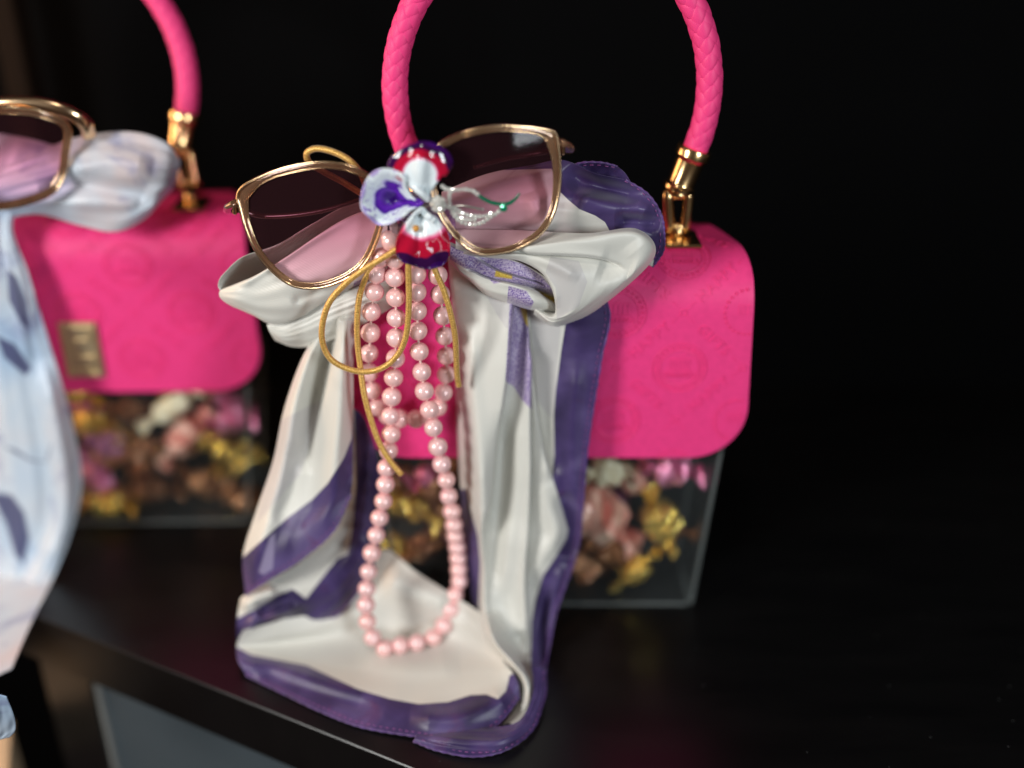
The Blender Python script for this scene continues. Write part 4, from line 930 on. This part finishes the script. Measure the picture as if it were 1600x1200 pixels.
# ------------------------------------------------------------------ flower brooch
br = thing('flower_brooch', 'white, red and violet enamel flower brooch with rhinestone leaf, pinned at the bow knot', 'brooch', tuple(F(665, 320, -3.4)))
def petal(outline, base, offf, m, zf=None, label=None):
    O = cat(np.array(outline, float), 120, True); b = np.array(base, float); rs = np.linspace(0, 1, 34)[1:]
    pp = np.concatenate([b[None]] + [b + (O - b) * r for r in rs]); rr = np.concatenate([[0.]] + [np.full(120, r) for r in rs]); th = np.concatenate([[0.]] + [np.arange(120) / 120. * 2 * math.pi for r in rs])
    z = rr if zf is None else zf(pp[:, 0], pp[:, 1], rr)
    P = F(pp[:, 0], pp[:, 1], -offf(pp[:, 0], pp[:, 1], rr, th)); n = 120
    Fc = [(0, 1 + j, 1 + (j + 1) % n) for j in range(n)] + [(1 + i * n + j, 1 + i * n + n + j, 1 + i * n + n + (j + 1) % n, 1 + i * n + (j + 1) % n) for i in range(len(rs) - 1) for j in range(n)]
    o = part('petal', P, Fc, m, br, attrs={'zone': z, 'swirl': np.clip((z - .5) * 8, 0, 1) * (1. if m is M_PET_LEFT else np.clip((.80 - z) * 12, 0, 1))}, label=label)
    s = o.modifiers.new('thickness', 'SOLIDIFY'); s.thickness = .0011; s.offset = -1
    part('petal_edge', *tube(P[-n:], .04, 8, True), m, o, attrs={'zone': np.repeat(z[-n:], 8), 'swirl': np.zeros(n * 8)})
    return o
petal([(670, 313), (655, 300), (640, 287), (632, 276), (618, 270), (608, 262), (612, 247), (627, 234), (648, 225), (667, 222), (685, 228), (698, 237), (704, 249), (702, 259), (691, 261), (678, 258), (669, 263), (663, 278), (664, 296), (668, 310)],
      (668, 308), lambda x, y, r, t: 3.15 + .35 * np.sin(np.clip(r, 0, 1) * 2.6) + .06 * np.sin(3 * t) * r ** 2 + .22 * np.exp(-((x - 657) / 10.) ** 2) * np.clip(1.3 * r * (1 - r) * 3, 0, 1), M_PET_TOP,
      lambda x, y, r: np.clip(np.hypot((x - 657) / 1.12, np.minimum(y - 272, 0)) / 47. * np.clip((312 - y) / 34., 0, 1) ** .6, 0, .97), 'upper petal, white tongue, red ring and dark violet rim')
petal([(660, 317), (645, 310), (634, 292), (630, 275), (614, 266), (594, 265), (579, 274), (570, 289), (565, 309), (566, 326), (577, 339), (590, 350), (606, 350), (623, 342), (632, 336), (641, 328)],
      (616, 312), lambda x, y, r, t: 2.75 + 1.25 * r ** 2 - .45 * r ** 6 + .12 * np.sin(3 * t + 1 + 3 * r) * r ** 2 + .07 * np.sin(7 * t) * r ** 3, M_PET_LEFT,
      lambda x, y, r: np.clip(r * .98 - np.clip((x - 622) / 36., 0, 1) * .55, 0, 1), 'left cup shaped petal, white outside and violet inside')
petal([(658, 327), (644, 337), (630, 356), (621, 375), (620, 395), (629, 408), (645, 413), (664, 419), (682, 417), (695, 410), (701, 394), (701, 375), (695, 357), (682, 346), (669, 338)],
      (659, 330), lambda x, y, r, t: 3.3 + .45 * np.sin(r * 2.3) + .09 * np.sin(6 * t + 1) * r ** 3 - .20 * np.exp(-((x - 655) / 6.) ** 2) * (1 - r), M_PET_LOW, lambda x, y, r: np.clip((y - 326) / 92. * .8 + r * .2 - .05 * np.cos((x - 660) / 9.), 0, .97), 'lower petal, white above, red in the middle, dark violet rim')
part('petal_spot', *sphere(F(650, 357, -3.62), .13, 14, 8), simple('amber_enamel', (0.55, 0.24, 0.03), .2, coat=1), br)
def gem(r, h=.6):
    V = [[0, 0, h * r * .9]]; V = []
    for rad, z in ((.5, .62), (.95, .3), (1, .12), (.5, -.5)):
        for j in range(8): a = math.pi * 2 * (j + (.5 if rad == .95 else 0)) / 8; V.append([rad * r * math.cos(a), -z * r, rad * r * math.sin(a)])
    Fc = [tuple(range(8)), tuple(range(31, 23, -1))] + [(i * 8 + j, i * 8 + (j + 1) % 8, i * 8 + 8 + (j + 1) % 8, i * 8 + 8 + j) for i in range(3) for j in range(8)]
    return np.array(V), Fc
gm = mesh_data('rhinestone', *gem(.115), M_STONE, smooth=False)
for k in range(8):
    a_ = k * math.pi / 4; p = F(685 + 8.6 * math.cos(a_), 319 + 8.6 * math.sin(a_), -3.75); inst('rhinestone', gm, br, p, (R(-15) + random.uniform(-.6, .6), random.uniform(-.6, .6), random.uniform(-.6, .6)))
inst('rhinestone', gm, br, F(685, 319, -3.9), (R(-20), 0, 0), (1.35,) * 3)
part('stone_setting', *sphere(F(685, 319, -3.62), .13, 16, 10), M_SILVER, br)
def wire(pts, o_, r, m, name='wire', stones=0, sr=.062):
    W = cat(F(np.array([p[0] for p in pts], float), np.array([p[1] for p in pts], float), -np.full(len(pts), o_)), 40)
    part(name, *tube(W, r, 8), m, br)
    out = []
    if stones:
        ll = np.r_[0, np.cumsum(np.linalg.norm(np.diff(W, axis=0), axis=1))]
        for s in np.arange(.05, ll[-1], sr * 2.35): out.append(np.array([np.interp(s, ll, W[:, k]) for k in range(3)]))
    return out
sp = []
sp += wire([(690, 290), (698, 296), (712, 297), (727, 296), (740, 299), (748, 305)], 3.3, .04, M_SILVER, stones=1)
wire([(746, 304), (757, 311), (770, 317), (785, 319), (797, 317), (806, 310), (812, 302)], 3.32, np.r_[np.linspace(.06, .075, 25), np.linspace(.075, .03, 15)], M_GREEN, 'green_leaf_edge')
wire([(748, 308), (760, 315), (775, 320), (790, 322)], 3.3, .035, M_SILVER)
sp += wire([(706, 298), (702, 306), (702, 314), (704, 322)], 3.3, .045, M_SILVER, stones=1)
sp += wire([(693, 322), (702, 324), (712, 324)], 3.35, .07, M_SILVER, stones=1)
sp += wire([(704, 324), (708, 335), (718, 346), (732, 351), (747, 350), (760, 344), (772, 336), (783, 328)], 3.35, .045, M_SILVER, stones=1, sr=.07)
sp += wire([(712, 326), (722, 333), (738, 338), (755, 338), (770, 334)], 3.3, .05, M_SILVER, stones=1)
wire([(712, 322), (726, 322), (742, 325), (756, 328)], 3.3, .05, M_SILVER)
sp += wire([(707, 329), (716, 339), (730, 344), (745, 344)], 3.3, .05, M_SILVER, stones=1)
wire([(640, 332), (655, 326), (668, 320), (680, 319)], 3.0, .09, M_SILVER, 'stem')
mb = MB()
for p in sp: V, Fc = gem(random.uniform(.07, .092)); a1 = random.uniform(-.4, .4); c1, s1 = math.cos(a1), math.sin(a1); V = V @ np.array([[c1, -s1, 0], [s1, c1, 0], [0, 0, 1]]); mb.add(V + p + [0, -.07, .03], Fc)
part('pave_stones', *mb.out(), M_STONE, br, smooth=False, kind='stuff', label='tiny clear rhinestones set along the silver leaf')
V, Fc = gem(.14); part('green_stone', V + F(787, 325, -3.5), Fc, M_GEM, br, smooth=False, label='small emerald green stone at the leaf tip')

# ------------------------------------------------------------------ things at the left, out of focus
YL = LBY
sc2 = thing('scarf', 'pale blue floral satin scarf at the left edge, tied on the left handbag', 'scarf', (-22, 3, 0))
def c2(name, net, **k): return cloth(name, net, sc2, m=M_BLUE, ybase=YL, **k)
c2('tail', [[(-60, 200, .5), (-20, 205, .8), (40, 215, .9), (88, 228, .7)], [(-60, 270, .9), (-25, 270, 1.3), (20, 280, 1.3), (70, 285, .9)], [(-60, 330, 1.2), (-30, 335, 1.5), (0, 340, 1.4), (20, 345, 1.2)], [(-60, 430, 1.6), (-25, 430, 2.0), (10, 430, 2.0), (45, 430, 1.5)], [(-60, 530, 1.8), (-20, 530, 2.3), (30, 530, 2.4), (75, 530, 1.8)], [(-60, 630, 2.0), (-10, 630, 2.6), (50, 630, 2.8), (105, 630, 2.1)],
            [(-60, 730, 2.3), (0, 730, 2.8), (70, 740, 3.2), (128, 745, 2.4)], [(-50, 830, 3.0), (10, 830, 3.4), (70, 830, 3.7), (112, 830, 3.2)], [(-40, 920, 4.2), (5, 920, 4.4), (45, 915, 4.8), (82, 905, 4.4)], [(-60, 1010, 5.6), (-20, 1000, 5.8), (15, 990, 6.2), (48, 975, 5.8)], [(-90, 1080, 7.2), (-50, 1070, 7.2), (-15, 1060, 7.4), (18, 1045, 7.2)]],
   n=(240, 140), wrinkle=.06, seed=20, purple=[[(-20, 765), (20, 772), (40, 800), (48, 840), (38, 885), (22, 868), (8, 820)], [(8, 415), (28, 432), (44, 470), (50, 520), (30, 505), (12, 470)], [(-10, 520), (24, 536), (52, 575), (40, 590), (5, 560)], [(-10, 690), (25, 700), (50, 716), (76, 720), (76, 725), (48, 723), (20, 708)], [(70, 715), (80, 690), (84, 692), (76, 722)], [(60, 440), (66, 480), (58, 500), (50, 460)]], ridges=[([(60, 560), (90, 680), (100, 800), (60, 920)], .4, 14), ([(40, 500), (60, 650), (75, 800), (30, 930)], -.3, 12)])
c2('bow_loop', [[(-40, 260, 1.0), (-30, 290, 1.5), (-20, 320, 1.5), (-10, 345, .9)], [(60, 235, 1.0), (62, 270, 1.7), (62, 305, 1.8), (60, 335, 1.2)], [(130, 212, .9), (135, 255, 1.7), (135, 305, 2.0), (125, 352, 1.2)], [(205, 206, .9), (208, 255, 1.6), (205, 305, 1.9), (180, 362, 1.2)], [(258, 222, .9), (258, 260, 1.3), (248, 300, 1.4), (225, 342, 1.0)], [(282, 252, .6), (278, 270, .7), (270, 295, .7), (258, 308, .6)]],
   n=(140, 110), wrinkle=.06, seed=21, ridges=[([(60, 300), (130, 290), (200, 300), (240, 315)], -.5, 10), ([(100, 270), (170, 250), (240, 260)], .3, 14)])
sc3 = eyewear('sunglasses', 'gold rimmed sunglasses with pink lenses at the left edge, out of focus', [([(-90, 200), (-40, 170), (10, 166), (60, 170), (98, 184), (112, 205), (108, 240), (102, 275), (85, 302), (50, 318), (0, 328), (-60, 322), (-95, 280)], lambda O: np.full(len(O), 13.), (0, 160, 320, 0))],
              lambda x, y: 3.1 - .00004 * (x + 60) ** 2, None, ybase=YL, parent_loc=(-25, 3.5, 15))
P = F(np.array([-60, 0, 60, 105, 132, 140.]), np.array([172, 162, 163, 175, 192, 212.]), YL - np.array([2.6, 2.6, 2.5, 2.4, 2.1, 1.6])); part('temple', *tube(cat(P, 40), .22, 10, flat=1.4), M_RIM, sc3)
# pale things at the lower left edge
M_PEACH = simple('peach_card', (0.62, 0.44, 0.28), .6, nscale=80, nstr=.2, var=.15)
bx = thing('gift_box', 'small peach coloured box at the bottom left corner, out of focus', 'box', tuple(G(5, 1190, -9)))
c_ = G(0, 1185, -9); V, Fc = bbox(c_ + [-2.2, .5, -1.6], (5.2, 3.6, 3.2), .1); V = (V - c_) @ np.array([[math.cos(.35), math.sin(.35), 0], [-math.sin(.35), math.cos(.35), 0], [0, 0, 1]]) + c_
b_ = part('box_body', V, Fc, M_PEACH, bx, smooth=False)
V, Fc = bbox(c_ + [-2.2, .5, .12], (5.4, 3.8, .22), .06); V = (V - c_) @ np.array([[math.cos(.35), math.sin(.35), 0], [-math.sin(.35), math.cos(.35), 0], [0, 0, 1]]) + c_
part('lid', V, Fc, M_PEACH, bx, smooth=False)
cl = cloth('blue_ribbon_end', [[(-40, 1085, -6), (-15, 1082, -5.8), (10, 1088, -5.8)], [(-40, 1110, -6.5), (-10, 1112, -6.2), (22, 1118, -6.3)], [(-40, 1140, -7), (-10, 1142, -6.8), (24, 1140, -6.8)], [(-40, 1160, -7), (-12, 1158, -7), (15, 1152, -7)]], None, m=M_BLUE, n=(30, 30), ybase=-16, seed=30)
cl['label'] = 'end of a pale blue satin scarf above the peach box at bottom left'; cl['category'] = 'scarf'
# brown post far at the upper left
M_WOOD = simple('brown_wood', (0.014, 0.008, 0.005), .8, Specular_IOR_Level=0.05, nscale=30, nstr=.3, var=.2)
p = F(28, 80, 20); V, Fc = bbox((p[0], 20, 30), (1.3, 2, 30), .15); po = part('wooden_post', V, Fc, M_WOOD, smooth=False)
po['label'] = 'thin brown wooden post at the upper left, far out of focus'; po['category'] = 'post'
